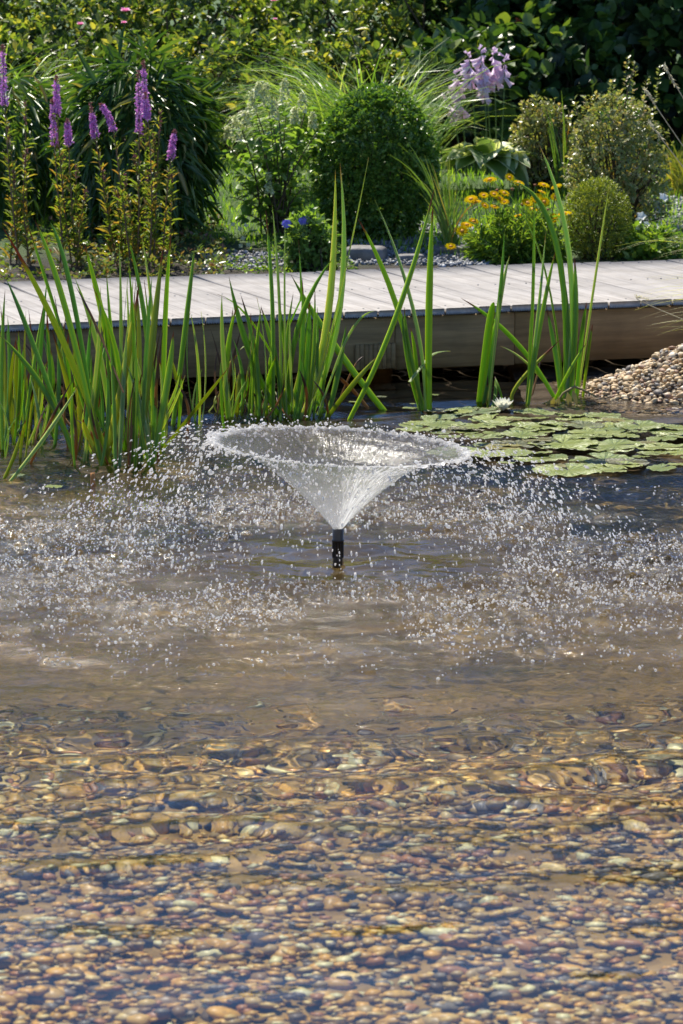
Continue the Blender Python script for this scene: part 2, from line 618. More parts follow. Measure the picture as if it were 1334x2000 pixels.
#@@PART2
# ------------------------------------------------------------------ boardwalk
def wood_mat(name, a, b, rough=.8, grain=(3, 3, 3), bump=.25):
    t = NT(name)
    v = t.tex('Object')
    rnd = t.new('ObjectInfo').outputs['Random']
    vm = t.mapping(v, grain)
    off = t.new('VectorMath', operation='ADD')
    t.lk(vm, off.inputs[0])
    comb = t.new('CombineXYZ')
    t.lk(t.math('MULTIPLY', rnd, 37.0), comb.inputs[0])
    t.lk(t.math('MULTIPLY', rnd, 19.0), comb.inputs[2])
    t.lk(comb.outputs[0], off.inputs[1])
    g = t.noise(off.outputs[0], 1.0, 6, .65)
    c = t.ramp(g, [(.25, a), (.75, b)])
    blot = t.noise(v, 4.0, 4, .6)
    c = t.mix(.8, c, t.ramp(blot, [(.3, (.62, .60, .58)), (.55, (1, 1, 1)), (.8, (1.15, 1.13, 1.1))]), 'MULTIPLY')
    c = t.mix(.5, c, t.ramp(rnd, [(0, (.82, .81, .80)), (1, (1.1, 1.09, 1.08))]), 'MULTIPLY')
    t.lk(c, t.b.inputs['Base Color'])
    t.b.inputs['Roughness'].default_value = rough
    t.lk(t.bump(g, bump, .004), t.b.inputs['Normal'])
    return t.m
board_m = wood_mat('weathered_decking', (.245, .222, .203), (.445, .415, .39), .85, (70, 2.2, 30))
beam_m = wood_mat('tarred_beam', (.13, .085, .034), (.34, .235, .105), .7, (2.5, 20, 45))
beam_lit_m = wood_mat('beam_weathered_lit', (.21, .12, .045), (.46, .28, .115), .75, (3, 20, 40))  # weathered brown, coloured lighter and warmer as reflected light on the right end
iron_m = plain_mat('galvanised_screw', (.35, .34, .33), .4, 60, .3, metal=.8)

deck = thing('boardwalk', 'weathered grey plank boardwalk crossing behind the irises', 'boardwalk', tuple(DA))
deck.rotation_euler = (0, 0, math.atan2(DE[1], DE[0]))
deck_len = np.linalg.norm(DB - DA)
# one board: long along local y, ridged underneath (the teeth show at its front end)
def board_mesh(w, length, seed):
    r = np.random.default_rng(seed)
    nt = 13
    xs = np.linspace(-w / 2, w / 2, nt * 2 + 1)
    und = np.where(np.arange(nt * 2 + 1) % 2 == 0, -.0245, -.0185)
    prof = [(x, z) for x, z in zip(xs, und)] + [(w / 2, -.003), (w / 2 - .003, 0), (-w / 2 + .003, 0), (-w / 2, -.003)]
    prof = np.array(prof)
    ys_ = np.linspace(0, length, 5)
    sag = r.normal(0, .0008, 5)
    V = np.concatenate([np.stack([prof[:, 0] + r.normal(0, .0005), np.full(len(prof), y), prof[:, 1] + sg], 1) for y, sg in zip(ys_, sag)])
    n = len(prof)
    i = np.arange(4)[:, None] * n
    j = np.arange(n)[None]
    F = np.stack([i + j, i + (j + 1) % n, i + n + (j + 1) % n, i + n + j], 2).reshape(-1, 4)
    return mk_mesh('board', V, [F, np.arange(n)[None], (np.arange(n)[::-1] + 4 * n)[None]], smooth=False, mats=[board_m])
PITCH_B = .1265
bms = [board_mesh(.1205, DECK_W, k) for k in range(4)]
for k in range(-9, int(deck_len / PITCH_B) + 14):
    o = link('board', bms[k % 4], deck)
    o.location = (k * PITCH_B + .03, random.uniform(-.004, .004), random.uniform(-.0012, .0012))
    o.rotation_euler = (random.uniform(-.001, .001), 0, random.uniform(-.004, .004))
# screws, joined
sv = []
for k in range(-9, int(deck_len / PITCH_B) + 14):
    for yy in (.07, .71, 1.35):
        for sx_ in (-.035, .035):
            p = np.array([[k * PITCH_B + .03 + sx_, yy, -.002], [k * PITCH_B + .03 + sx_, yy, .0022]])
            V, F = tube(p, [.0035, .0035], 6)
            sv.append((V, F))
            sv.append((V, np.array([[6, 7, 8, 9, 10, 11]])))
V, F = join(sv)
link('screw', mk_mesh('screw', V, F, mats=[iron_m], smooth=False), deck, 'stuff')
def lx(px):
    """position along the front edge seen at column px"""
    d = ray(px, 620)
    A = np.array([[DE[0], -d[0]], [DE[1], -d[1]]])
    return np.linalg.solve(A, -DA[:2])[0]
def bevel_box(name, lo, hi, mat, parent, bev=.004, segs=7):
    """a sawn timber: worn, slightly wavy edges"""
    lo, hi = np.array(lo, float), np.array(hi, float)
    r = np.random.default_rng(int(abs(lo[0] * 1000)) + 3)
    xs_ = np.linspace(lo[0], hi[0], segs)
    prof = np.array([[lo[1] + bev, lo[2]], [hi[1] - bev, lo[2]], [hi[1], lo[2] + bev], [hi[1], hi[2] - bev], [hi[1] - bev, hi[2]], [lo[1] + bev, hi[2]], [lo[1], hi[2] - bev], [lo[1], lo[2] + bev]])
    V = np.concatenate([np.concatenate([np.full((8, 1), x), prof + r.normal(0, .0008, (8, 2))], 1) for x in xs_])
    i = np.arange(segs - 1)[:, None] * 8
    j = np.arange(8)[None]
    F = np.stack([i + j, i + 8 + j, i + 8 + (j + 1) % 8, i + (j + 1) % 8], 2).reshape(-1, 4)
    return link(name, mk_mesh(name, V, [F, np.arange(8)[None], (np.arange(8)[::-1] + 8 * (segs - 1))[None]], smooth=False, mats=[mat]), parent)
cuts = [-1.3, lx(150), lx(366), lx(610), lx(776), lx(1010), deck_len + 1.6]
top = -.027
for a, b in zip(cuts[:-1], cuts[1:]):
    m = beam_lit_m if a > lx(990) else beam_m
    bevel_box('fascia_plank', (a + .002, .02, top - .187 + random.uniform(-.004, .004)), (b - .002, .065, top), m, deck)
# short slatted plate let into the beam
for k in range(9):
    a = lx(696) + (lx(775) - lx(696)) * k / 9
    b = lx(696) + (lx(775) - lx(696)) * (k + 1) / 9
    bevel_box('slat', (a + .0008, .010, top - .182), (b - .0008, .0195, top - .092), beam_m, deck, .002, 3)
bevel_box('bearer', (-1.3, DECK_W - .10, top - .187), (deck_len + 1.6, DECK_W - .05, top), beam_m, deck)
for px in (-60, 250, 520, 800, 1080, 1420):
    V, F = tube(np.array([[lx(px), .30, -.75], [lx(px), .30, -.03]]), .045, 10)
    link('post', mk_mesh('post', V, F, mats=[beam_m]), deck)

# ------------------------------------------------------------------ gravel bank at the right
def bank_h(x, y):
    d = np.hypot((x - MOUND[0]) / .56, (y - MOUND[1]) / .42)
    h = .155 * (1 - ss(.25, 1.15, d)) - .10 * ss(.9, 1.6, d)
    return h + .02 * (fbm(x * 6, y * 6, 71) - .5) - .005
V, F = grid(np.linspace(.62, 2.9, 70), np.linspace(10.55, 12.2, 60), lambda x, y: np.where(x > 1.5, np.maximum(bank_h(x, y), bank_h(1.5 + 0 * x, y)), bank_h(x, y)))
bank = link('gravel_bank', mk_mesh('gravel_bank', V, F, mats=[plain_mat('bank_grit', (.16, .12, .08), .9, 40, .6)]), kind='structure')
bank.cycles.is_caustics_receiver = True
N = 6200
bx = rng.uniform(.75, 1.75, N)
by = rng.uniform(10.62, 11.75, N)
bz = bank_h(np.minimum(bx, 1.5), by)
ok = (bz > -.09) & (along_deck(bx, by) < -.01)
bx, by, bz = bx[ok], by[ok], bz[ok]
bs = np.clip(rng.lognormal(math.log(.0195), .28, len(bx)), .011, .036)
bz = bz + rng.uniform(.0, .012, len(bx))
sc_ = bs + .25 * (bz > .0) * (bx < 1.27) - .03 * (by - 10.8)
pebble_field(np.stack([bx, by, bz], 1), bs, pebble_mat('dry_pebble', False, 1.25, .38), bank, 300, np.argsort(-sc_), receiver=True)

# ------------------------------------------------------------------ fountain
NOZ_Z = .076
fountain = thing('fountain', 'black fountain nozzle throwing a flared bell of white water', 'fountain', (FX, FY, 0))
black_m = plain_mat('black_plastic', (.012, .012, .013), .35, 60, .4)
V1 = tube(np.array([[0, 0, -.10], [0, 0, .0], [0, 0, .045], [0, 0, .0455], [0, 0, .05], [0, 0, .0505], [0, 0, NOZ_Z], [0, 0, NOZ_Z]]),
          [.0125, .0125, .0125, .0155, .0155, .0135, .0145, .008], 20)
link('nozzle_pipe', mk_mesh('nozzle_pipe', *V1, mats=[black_m]), fountain)
ribs = []
for k in range(12):
    a = k / 12 * 2 * math.pi
    ribs.append(tube(np.array([[.0135 * math.cos(a), .0135 * math.sin(a), .004], [.0135 * math.cos(a), .0135 * math.sin(a), .044]]), .0012, 5))
V, F = join(ribs)
link('grip_rib', mk_mesh('grip_rib', V, F, mats=[black_m]), fountain, 'stuff')
V, F = tube(np.array([[0, 0, NOZ_Z - .006], [0, 0, NOZ_Z + .006], [0, 0, NOZ_Z + .006]]), [.006, .009, .0005], 14)
link('deflector', mk_mesh('deflector', V, F, mats=[black_m]), fountain)

prof = np.array([[0, .0125], [.012, .022], [.054, .060], [.105, .115], [.146, .166], [.176, .218], [.197, .268], [.2085, .305], [.2105, .322]])
tt = np.linspace(0, 1, 84)
s_acc = np.concatenate([[0], np.cumsum(np.hypot(*np.diff(prof, axis=0).T))])
s_acc /= s_acc[-1]
zc, rc = np.interp(tt, s_acc, prof[:, 0]), np.interp(tt, s_acc, prof[:, 1])
for _ in range(6):
    zc[1:-1] = (zc[:-2] + 2 * zc[1:-1] + zc[2:]) / 4
    rc[1:-1] = (rc[:-2] + 2 * rc[1:-1] + rc[2:]) / 4
NA = 300
aa = np.linspace(0, 2 * np.pi, NA, endpoint=False)
A_, T_ = np.meshgrid(aa, tt)
def cyc(f, a, t, seed, o=3):
    """noise that closes round the bell"""
    return fbm(f * np.cos(a) + 40 + t[1], f * np.sin(a) + 40 + t[0], seed, o) - .5
n1 = cyc(7, A_, (T_ * 3, T_ * 2), 11)
n2 = cyc(26, A_, (T_ * 5, T_ * 4), 12, 2)
n3 = cyc(3, A_, (T_ * 10, T_ * 7), 13, 2)
off = T_ ** .5 * (.010 * n1 + .004 * n2 + .006 * n3) + .0016 * np.sin(T_ * 46 + 6 * n1) * T_
rimw = np.where(T_ > .93, (T_ - .93) / .07, 0)
Rr = rc[:, None] + off * .8 + rimw * .034 * cyc(60, A_, (T_ * 0, T_ * 0), 17, 2)
Zz = zc[:, None] + off * .6 - rimw * .020 * (cyc(50, A_, (T_ * 0, T_ * 0), 18, 2) + .2)
tilt = R(3.4)
X0, Y0 = Rr * np.cos(A_), Rr * np.sin(A_)
Xb = X0 * math.cos(tilt) + Zz * math.sin(tilt) * .5
Zb = Zz - X0 * math.sin(tilt) * (T_ ** 1.2) + NOZ_Z + .002
Vb = np.stack([Xb, Y0, Zb], 2).reshape(-1, 3)
i = np.arange(len(tt) - 1)[:, None] * NA
j = np.arange(NA)[None]
Fb = np.stack([i + j, i + (j + 1) % NA, i + NA + (j + 1) % NA, i + NA + j], 2).reshape(-1, 4)
UVb = np.stack([A_ / (2 * np.pi), T_], 2).reshape(-1, 2)
ft = NT('flying_water_film')
ft.n.remove(ft.b)
uv = ft.tex('UV')
streak = ft.noise(ft.mapping(uv, (150, 5, 1)), 1.0, 5, .6)
clot = ft.noise(ft.mapping(uv, (38, 16, 1)), 1.0, 4, .6)
fsep = ft.new('SeparateXYZ')
ft.lk(uv, fsep.inputs[0])
hgt = ft.bump(ft.math('ADD', streak, clot), .6, .005)
foam_and_glint = ft.math('ADD', ft.math('MULTIPLY', streak, .8), ft.math('MULTIPLY', clot, .45))
foam_and_glint = ft.ramp(foam_and_glint, [(.56, (.0, .0, .0)), (.74, (.10, .10, .10)), (.88, (.75, .75, .75))])
edge = ft.ramp(fsep.outputs[1], [(0, (.30, .30, .30)), (.25, (.16, .16, .16)), (.5, (.07, .07, .07)), (.64, (.0, .0, .0)), (.92, (.0, .0, .0)), (.965, (.35, .35, .35)), (1, (.6, .6, .6))])
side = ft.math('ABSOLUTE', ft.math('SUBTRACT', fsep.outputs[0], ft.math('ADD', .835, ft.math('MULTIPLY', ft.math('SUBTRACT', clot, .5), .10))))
sun_glint = ft.math('MULTIPLY', ft.ramp(side, [(0, (.62, .62, .62)), (.035, (.5, .5, .5)), (.085, (0, 0, 0))]), ft.ramp(streak, [(.38, (.1, .1, .1)), (.62, (1, 1, 1))]))  # sunlit streak on the front right, painted into the film as white
foam_and_glint = ft.math('ADD', ft.math('ADD', foam_and_glint, edge), sun_glint, True)
tra = ft.new('BsdfTransparent')
rfr = ft.new('BsdfRefraction')
ft.lk(ft.math('SUBTRACT', 1.10, ft.math('MULTIPLY', ft.geo('Backfacing'), 1.10 - 1 / 1.10)), rfr.inputs['IOR'])
rfr.inputs['Roughness'].default_value = .04
ft.lk(hgt, rfr.inputs['Normal'])
glo = ft.new('BsdfGlossy')
glo.inputs['Roughness'].default_value = .15
ft.lk(hgt, glo.inputs['Normal'])
fre = ft.new('Fresnel')
bf = ft.geo('Backfacing')
ft.lk(ft.math('SUBTRACT', 1.25, ft.math('MULTIPLY', bf, 1.25 - 1 / 1.25)), fre.inputs[0])
ft.lk(hgt, fre.inputs[1])
clear = ft.mixsh(ft.math('MULTIPLY', fre.outputs[0], .6), ft.mixsh(.45, tra.outputs[0], rfr.outputs[0]), glo.outputs[0])
dif = ft.new('BsdfDiffuse')
dif.inputs[0].default_value = (.90, .89, .87, 1)
trl = ft.new('BsdfTranslucent')
trl.inputs[0].default_value = (.88, .89, .90, 1)
white = ft.mixsh(.5, dif.outputs[0], trl.outputs[0])
white = ft.mixsh(.15, white, glo.outputs[0])
ft.lk(ft.mixsh(foam_and_glint, clear, white), ft.out.inputs[0])
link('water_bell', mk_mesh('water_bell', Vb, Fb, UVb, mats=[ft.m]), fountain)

dt = NT('flying_drop')
dt.n.remove(dt.b)
dg = dt.new('BsdfGlass')
dg.inputs['IOR'].default_value = 1.33
dg.inputs['Roughness'].default_value = .05
dtr = dt.new('BsdfTranslucent')
dtr.inputs[0].default_value = (.98, .95, .91, 1)
ddi = dt.new('BsdfDiffuse')
ddi.inputs[0].default_value = (.95, .92, .88, 1)
dtt = dt.new('BsdfTransparent')
dt.lk(dt.mixsh(.60, dt.mixsh(.2, dg.outputs[0], dtt.outputs[0]), dt.mixsh(.5, dtr.outputs[0], ddi.outputs[0])), dt.out.inputs[0])
I1V, I1F = ico(1)
# drops clinging to and just leaving the rim
def bell_pos(a, r, z):
    return np.stack([r * np.cos(a), r * np.sin(a), z - r * np.cos(a) * math.sin(tilt) + NOZ_Z], 1)
N = 900
a = rng.uniform(0, 2 * np.pi, N)
r_ = .312 + np.abs(rng.normal(0, .016, N)) + .008 * np.sin(a * 23)
z_ = .209 + rng.normal(0, .006, N) - 2.2 * np.maximum(0, r_ - .325)
T = bell_pos(a, r_, z_)
d = np.stack([np.cos(a), np.sin(a), rng.normal(-.3, .5, N)], 1)
S = np.clip(rng.lognormal(math.log(.0020), .45, N), .0009, .0055)
S = np.stack([S, S * rng.uniform(1, 2.0, N), S], 1)
V, F = batch(I1V, I1F, frames(d, np.tile([0, 0, 1.], (N, 1))), S, T)
link('rim_drops', mk_mesh('rim_drops', V, F, mats=[dt.m]), fountain, 'stuff')
# beads of water riding on the film
N = 170
a = rng.uniform(0, 2 * np.pi, N)
t_ = rng.uniform(.3, .97, N)
T = bell_pos(a, np.interp(t_, tt, rc) + .001, np.interp(t_, tt, zc))
dr = np.gradient(rc, tt), np.gradient(zc, tt)
d = np.stack([np.interp(t_, tt, dr[0]) * np.cos(a), np.interp(t_, tt, dr[0]) * np.sin(a), np.interp(t_, tt, dr[1])], 1)
S = np.clip(rng.lognormal(math.log(.0022), .4, N), .0012, .006)
V, F = batch(I1V, I1F, frames(d, np.stack([np.cos(a), np.sin(a), -1 + 0 * a], 1)), np.stack([S, S * 1.9, S * .7], 1), T)
link('film_beads', mk_mesh('film_beads', V, F, mats=[dt.m]), fountain, 'stuff')
# falling spray
def spray(N, seed):
    r = np.random.default_rng(seed)
    a = r.uniform(0, 2 * np.pi, N)
    clump = fbm(np.cos(a) * 2.5 + 9, np.sin(a) * 2.5 + 9, 5, 2)
    tau = .262 * r.uniform(.006, 1, N) ** .62
    v = np.abs(r.normal(.95, .42, N)) + .2
    v *= .7 + .6 * clump
    rad = .325 + v * tau
    vz = .25 - 9.8 * tau
    z = .209 + .25 * tau - 4.9 * tau ** 2 + r.normal(0, .012, N)
    T = bell_pos(a, rad, z)
    T[:, 2] += np.where(rad > .33, (rad - .33) * np.cos(a) * math.sin(tilt), 0)
    T[:, 0] += .10 * tau * (1 + np.cos(a))
    d = np.stack([v * np.cos(a), v * np.sin(a), vz], 1)
    ok = T[:, 2] > .001
    return T[ok], d[ok]
T, d = spray(3500, 3)
N = len(T)
S = np.clip(rng.lognormal(math.log(.00155), .45, N), .0008, .0044)
V, F = batch(I1V, I1F, frames(d, rng.normal(size=(N, 3))), np.stack([S * .85, S * rng.uniform(1.3, 2.6, N), S * .85], 1), T)
sp = link('falling_spray', mk_mesh('falling_spray', V, F, mats=[dt.m]), None, 'stuff', (FX, FY, 0))
# beads thrown up where the spray lands, whitened and multiplied as sun glints
pick = r2.integers(0, len(sx), 13000)
N = len(pick)
T = np.stack([sx[pick] + r2.normal(0, .02, N), sy[pick] + r2.normal(0, .02, N), np.abs(r2.normal(.002, .006, N))], 1)
S = np.clip(r2.lognormal(math.log(.0017), .38, N), .0009, .0045)
V, F = batch(I1V, I1F, rand_rot(N), np.stack([S, S * 1.25, S], 1), T)
link('splash_glint_beads', mk_mesh('splash_glint_beads', V, F, mats=[dt.m]), None, 'stuff')
#@@PART3
# ------------------------------------------------------------------ land beside the pond: where a pixel meets it
_YS = np.arange(12.0, 30.0, .02)
def on_land(px, py, start=12.0):
    d = ray(px, py)
    ys_ = _YS[_YS >= start]
    t = ys_ / d[1]
    hit = CAM_H + d[2] * t <= land(d[0] * t, ys_)
    k = int(np.argmax(hit)) if hit.any() else len(ys_) - 1
    return np.array([d[0] * t[k], ys_[k], CAM_H + d[2] * t[k]])
def on_land_many(px, py, start=12.4, stop=20.0):
    """the same for arrays of pixels"""
    D = np.stack([ray(a, b) for a, b in zip(px, py)])
    ys_ = np.arange(start, stop, .04)
    t = ys_[None] / D[:, 1:2]
    X = D[:, 0:1] * t
    hit = CAM_H + D[:, 2:3] * t <= land(X, np.broadcast_to(ys_[None], X.shape))
    k = np.where(hit.any(1), hit.argmax(1), len(ys_) - 1)
    q = np.arange(len(D))
    return np.stack([X[q, k], ys_[k], CAM_H + D[:, 2] * t[q, k]], 1)
def ground_at(x, y):
    return np.array([x, y, float(land(np.array(float(x)), np.array(float(y))))])

LEAF4 = (np.array([[0, 0, 0], [-.5, .42, .12], [0, .45, -.02], [.5, .42, .12], [0, 1, -.06]], float),
         np.array([[0, 2, 1], [0, 3, 2], [1, 2, 4], [2, 3, 4]]))
LEAF2 = (np.array([[0, 0, 0], [-.5, .45, .1], [.5, .45, .1], [0, 1, -.05]], float), np.array([[0, 2, 1], [1, 2, 3]]))
LANCE = (np.array([[0, 0, 0], [-.5, .3, .1], [0, .3, -.02], [.5, .3, .1], [-.3, .7, .04], [0, .7, -.08], [.3, .7, .04], [0, 1, -.2]], float),
         np.array([[0, 2, 1], [0, 3, 2], [1, 2, 5], [1, 5, 4], [2, 3, 6], [2, 6, 5], [4, 5, 7], [5, 6, 7]]))
BROAD = (np.array([[0, 0, 0], [-.42, .2, .1], [0, .25, -.02], [.42, .2, .1], [-.5, .55, .14], [0, .6, -.02], [.5, .55, .14], [-.22, .85, .05], [.22, .85, .05], [0, 1, -.12]], float),
         np.array([[0, 2, 1], [0, 3, 2], [1, 2, 5], [1, 5, 4], [2, 3, 6], [2, 6, 5], [4, 5, 7], [5, 6, 8], [7, 5, 9], [5, 8, 9]]))

def ribbons(paths, widths, side, fold=.0):
    """flat blades: paths (N,k,3), widths (N,k), side (N,3)"""
    N, k = paths.shape[:2]
    t = unit(np.gradient(paths, axis=1))
    s = unit(np.cross(t, np.cross(np.broadcast_to(side[:, None], t.shape), t)))
    L = paths - s * widths[..., None] * .5
    Rr_ = paths + s * widths[..., None] * .5
    V = np.stack([L, Rr_], 2).reshape(-1, 3)
    i = (np.arange(N)[:, None] * k + np.arange(k - 1)[None]).ravel() * 2
    F = np.stack([i, i + 1, i + 3, i + 2], 1)
    return V, F
def arc_blades(N, base, spread, length, width, azim, lean, droop, k=7, seed=0, jitter=.25):
    """grass blades that rise and arch over; local to base"""
    r = np.random.default_rng(seed)
    az = azim(r, N)
    le = lean(r, N)
    Ls = length * r.uniform(1 - jitter * 1.6, 1 + jitter * .6, N)
    h = np.stack([np.cos(az), np.sin(az), np.zeros(N)], 1)
    b = np.concatenate([r.normal(0, spread, (N, 2)), np.zeros((N, 1))], 1) + base
    t = np.linspace(0, 1, k)
    ang = le[:, None] + droop * r.uniform(.6, 1.3, N)[:, None] * t[None] ** 1.5       # from the vertical
    dx = np.cumsum(np.sin(ang), 1) / k
    dz = np.cumsum(np.cos(ang), 1) / k
    dx -= dx[:, :1]
    dz -= dz[:, :1]
    P = b[:, None] + Ls[:, None, None] * (dx[..., None] * h[:, None] + dz[..., None] * np.array([0, 0, 1.]))
    W = width * r.uniform(.6, 1.25, N)[:, None] * (1 - t[None] ** 2.2 * .93) * (.65 + .35 * np.minimum(1, t * 4))[None]
    side = np.stack([-np.sin(az), np.cos(az), r.normal(0, .5, N)], 1)
    return P, W, side

def clusters(centers, axes, per, leaf, size, tpl, seed=0, spread=.9, aspect=.5, stem=1.2, up=.35, droop=0.0):
    """tufts of leaves round twig ends"""
    r = np.random.default_rng(seed)
    n = len(centers)
    C = np.repeat(centers, per, 0)
    A = np.repeat(unit(axes), per, 0)
    N = len(C)
    side = unit(np.cross(A, r.normal(size=(N, 3))))
    back = r.uniform(0, 1, N)
    d = unit(A * (1 - back * .6)[:, None] + spread * side + np.array([0, 0, -droop]))
    T = C - A * (back * stem * size)[:, None] + side * (.15 * size)
    nrm = unit(A * .6 + np.array([0, 0, up]) + r.normal(0, .45, (N, 3)))
    s = size * np.clip(r.normal(1, .24, N), .45, 1.6)
    return batch(tpl[0], tpl[1], frames(d, nrm), np.stack([s * aspect, s, s * .8], 1), T)

def blob_points(n, rad, seed, lo=-.35, depth=.35, rough=.22, freq=2.2):
    """points on and just inside an uneven ellipsoid, with outward axes"""
    r = np.random.default_rng(seed)
    d = unit(r.normal(size=(n * 2, 3)))
    d = d[d[:, 2] > lo][:n]
    nz = fbm(d[:, 0] * freq + 7 + d[:, 2] * 1.3, d[:, 1] * freq + 5 + d[:, 2] * freq, seed, 3) - .5
    f = (1 + 2 * rough * nz) * (1 - depth * r.random(len(d)) ** 2)
    return d * f[:, None] * np.asarray(rad), d

def twig_part(ends, base, mat, parent, rad=.004, seed=0, name='branch', n=40, bend=.3):
    r = np.random.default_rng(seed)
    idx = r.permutation(len(ends))[:n]
    parts = []
    for i in idx:
        e = ends[i]
        b = np.asarray(base, float) + np.append(r.normal(0, rad * 6, 2), -.03)
        m = (b + e) / 2 + r.normal(0, .05, 3) * np.linalg.norm(e - b) + np.array([0, 0, bend * .2 * np.linalg.norm(e - b)])
        parts.append(tube(bez(b, m, e, 6), np.linspace(rad, rad * .35, 6), 4))
    V, F = join(parts)
    return link(name, mk_mesh(name, V, F, mats=[mat]), parent, 'stuff')

bark_m = plain_mat('bark', (.075, .05, .03), .85, 60, .6)
stem_green = plain_mat('green_stem', (.10, .16, .035), .5, 50, .4)
stem_red = plain_mat('reddish_stem', (.14, .075, .035), .55, 50, .5)

# ------------------------------------------------------------------ irises in the water
def iris_mat(name, deep, edge, tip, tip_at=.9, trans=.50):
    t = NT(name)
    uv = t.tex('UV')
    sp_ = t.new('SeparateXYZ')
    t.lk(uv, sp_.inputs[0])
    rnd = t.new('ObjectInfo').outputs['Random']
    across = t.math('ABSOLUTE', t.math('SUBTRACT', sp_.outputs[0], .5))
    vein = t.noise(t.mapping(uv, (26, .7, 1)), 1.0, 2)
    wob = t.math('ADD', across, t.math('MULTIPLY', t.math('SUBTRACT', vein, .5), .30))
    c = t.ramp(wob, [(.08, deep), (.30, tuple(.6 * a + .4 * b for a, b in zip(deep, edge))), (.46, edge)])
    c = t.mix(.8, c, t.ramp(rnd, [(0, (.70, .80, .72)), (.35, (1, 1, .9)), (.7, (1.2, 1.12, .8)), (1, (.85, 1.02, 1.0))]), 'MULTIPLY')
    blot = t.noise(t.mapping(uv, (4, 9, 1)), 1.0, 4)
    tipf = t.math('ADD', sp_.outputs[1], t.math('MULTIPLY', t.math('SUBTRACT', blot, .5), .12))
    tipf = t.math('ADD', tipf, t.math('MULTIPLY', t.math('SUBTRACT', rnd, .6), .10))
    c = t.mix(t.ramp(tipf, [(tip_at, (0, 0, 0)), (tip_at + .05, (1, 1, 1))]), c, tip)
    t.lk(c, t.b.inputs['Base Color'])
    t.b.inputs['Roughness'].default_value = .42
    t.lk(t.bump(vein, .22, .002), t.b.inputs['Normal'])
    tr = t.new('BsdfTranslucent')
    t.lk(t.mix(1.0, c, (2.3, 2.2, .7), 'MULTIPLY'), tr.inputs[0])
    t.lk(t.mixsh(trans, t.b.outputs[0], tr.outputs[0]), t.out.inputs[0])
    return t.m
IM = {'g': iris_mat('iris_leaf', (.13, .245, .030), (.34, .44, .06), (.16, .06, .02)),
      'y': iris_mat('iris_leaf_yellowing', (.20, .25, .025), (.38, .38, .045), (.17, .055, .018), .84),
      'p': iris_mat('iris_leaf_pale', (.20, .30, .13), (.48, .50, .30), (.35, .28, .16), .97),
      'd': iris_mat('iris_leaf_dead', (.28, .12, .03), (.36, .20, .07), (.09, .045, .025), .6, .2),
      'b': iris_mat('iris_leaf_blue', (.11, .225, .065), (.25, .37, .12), (.16, .07, .03), .95)}
def iris_leaf(parent, path, w, mat, yaw=0.0, fold=0.0):
    n = len(path)
    t = np.linspace(0, 1, n)
    W = w * np.minimum(1, .78 + .5 * t) * np.clip(1 - ((t - .55) / .45).clip(0) ** 2.1, .02, 1)
    tang = unit(np.gradient(path, axis=0))
    tw = yaw + .5 * (t - .5) * random.uniform(-1, 1)
    s0 = np.stack([np.cos(tw), np.sin(tw), 0 * t], 1)
    s = unit(s0 - tang * np.sum(s0 * tang, 1)[:, None])
    nn = np.cross(tang, s)
    th = np.maximum(.0007, W * .085)
    P = [path - s * W[:, None] / 2, path - s * W[:, None] * .17 - nn * th[:, None], path - nn * th[:, None] * .55, path + s * W[:, None] * .17 - nn * th[:, None],
         path + s * W[:, None] / 2, path + nn * th[:, None]]
    V = np.stack(P, 1).reshape(-1, 3)
    U = np.stack([np.broadcast_to(np.array([0, .33, .5, .67, 1, .5])[None], (n, 6)), np.broadcast_to(t[:, None], (n, 6))], 2).reshape(-1, 2)
    i = np.arange(n - 1)[:, None] * 6
    j = np.arange(6)[None]
    F = np.stack([i + j, i + (j + 1) % 6, i + 6 + (j + 1) % 6, i + 6 + j], 2).reshape(-1, 4)
    me = mk_mesh('leaf', V, F, U, mats=[IM[mat]])
    return link('leaf', me, parent)
def iris(label, d0, leaves, fill=(), name='yellow_flag_iris'):
    """leaves: (base px, base py, mid px, mid py, tip px, tip py, width px, material[, depth])"""
    b0 = at_y(np.mean([l[0] for l in leaves]), 800, d0)
    base = np.array([b0[0], d0, -.12])
    o = thing(name, label, 'iris', tuple(base), 'irises standing in the pond')
    allL = list(leaves)
    for (x0, x1, y0, y1, tx, ty0, ty1, n, w0, w1, mats) in fill:
        for _ in range(n):
            bx_ = random.uniform(x0, x1)
            by_ = random.uniform(y0, y1)
            tpx = bx_ + random.gauss(0, tx)
            tpy = random.uniform(ty0, ty1)
            mx = (bx_ + tpx) / 2 + random.gauss(0, 9)
            allL.append((bx_, by_, mx, (by_ + tpy) / 2, tpx, tpy, random.uniform(w0, w1), random.choice(mats)))
    for L in allL:
        bx_, by_, mx, my, tx, ty, w, m = L[:8]
        B = on_z(bx_, by_, 0.0)
        y = B[1] if len(L) < 9 else L[8]
        y2 = y + random.uniform(-.10, .12)
        Bp = at_y(bx_, by_, y)
        T_ = at_y(tx, ty, y2)
        Mp = at_y(mx, my, (y + y2) / 2 + random.uniform(-.03, .03))
        ctrl = 2 * Mp - .5 * (Bp + T_)
        path = bez(Bp, ctrl, T_, 11)
        under = Bp + unit((path[0] - path[2])[None])[0] * .14
        path = np.concatenate([under[None], path]) - base
        wm = w / F_PX * y
        iris_leaf(o, path, wm, m, random.gauss(0, .45))
    return o
random.seed(11)
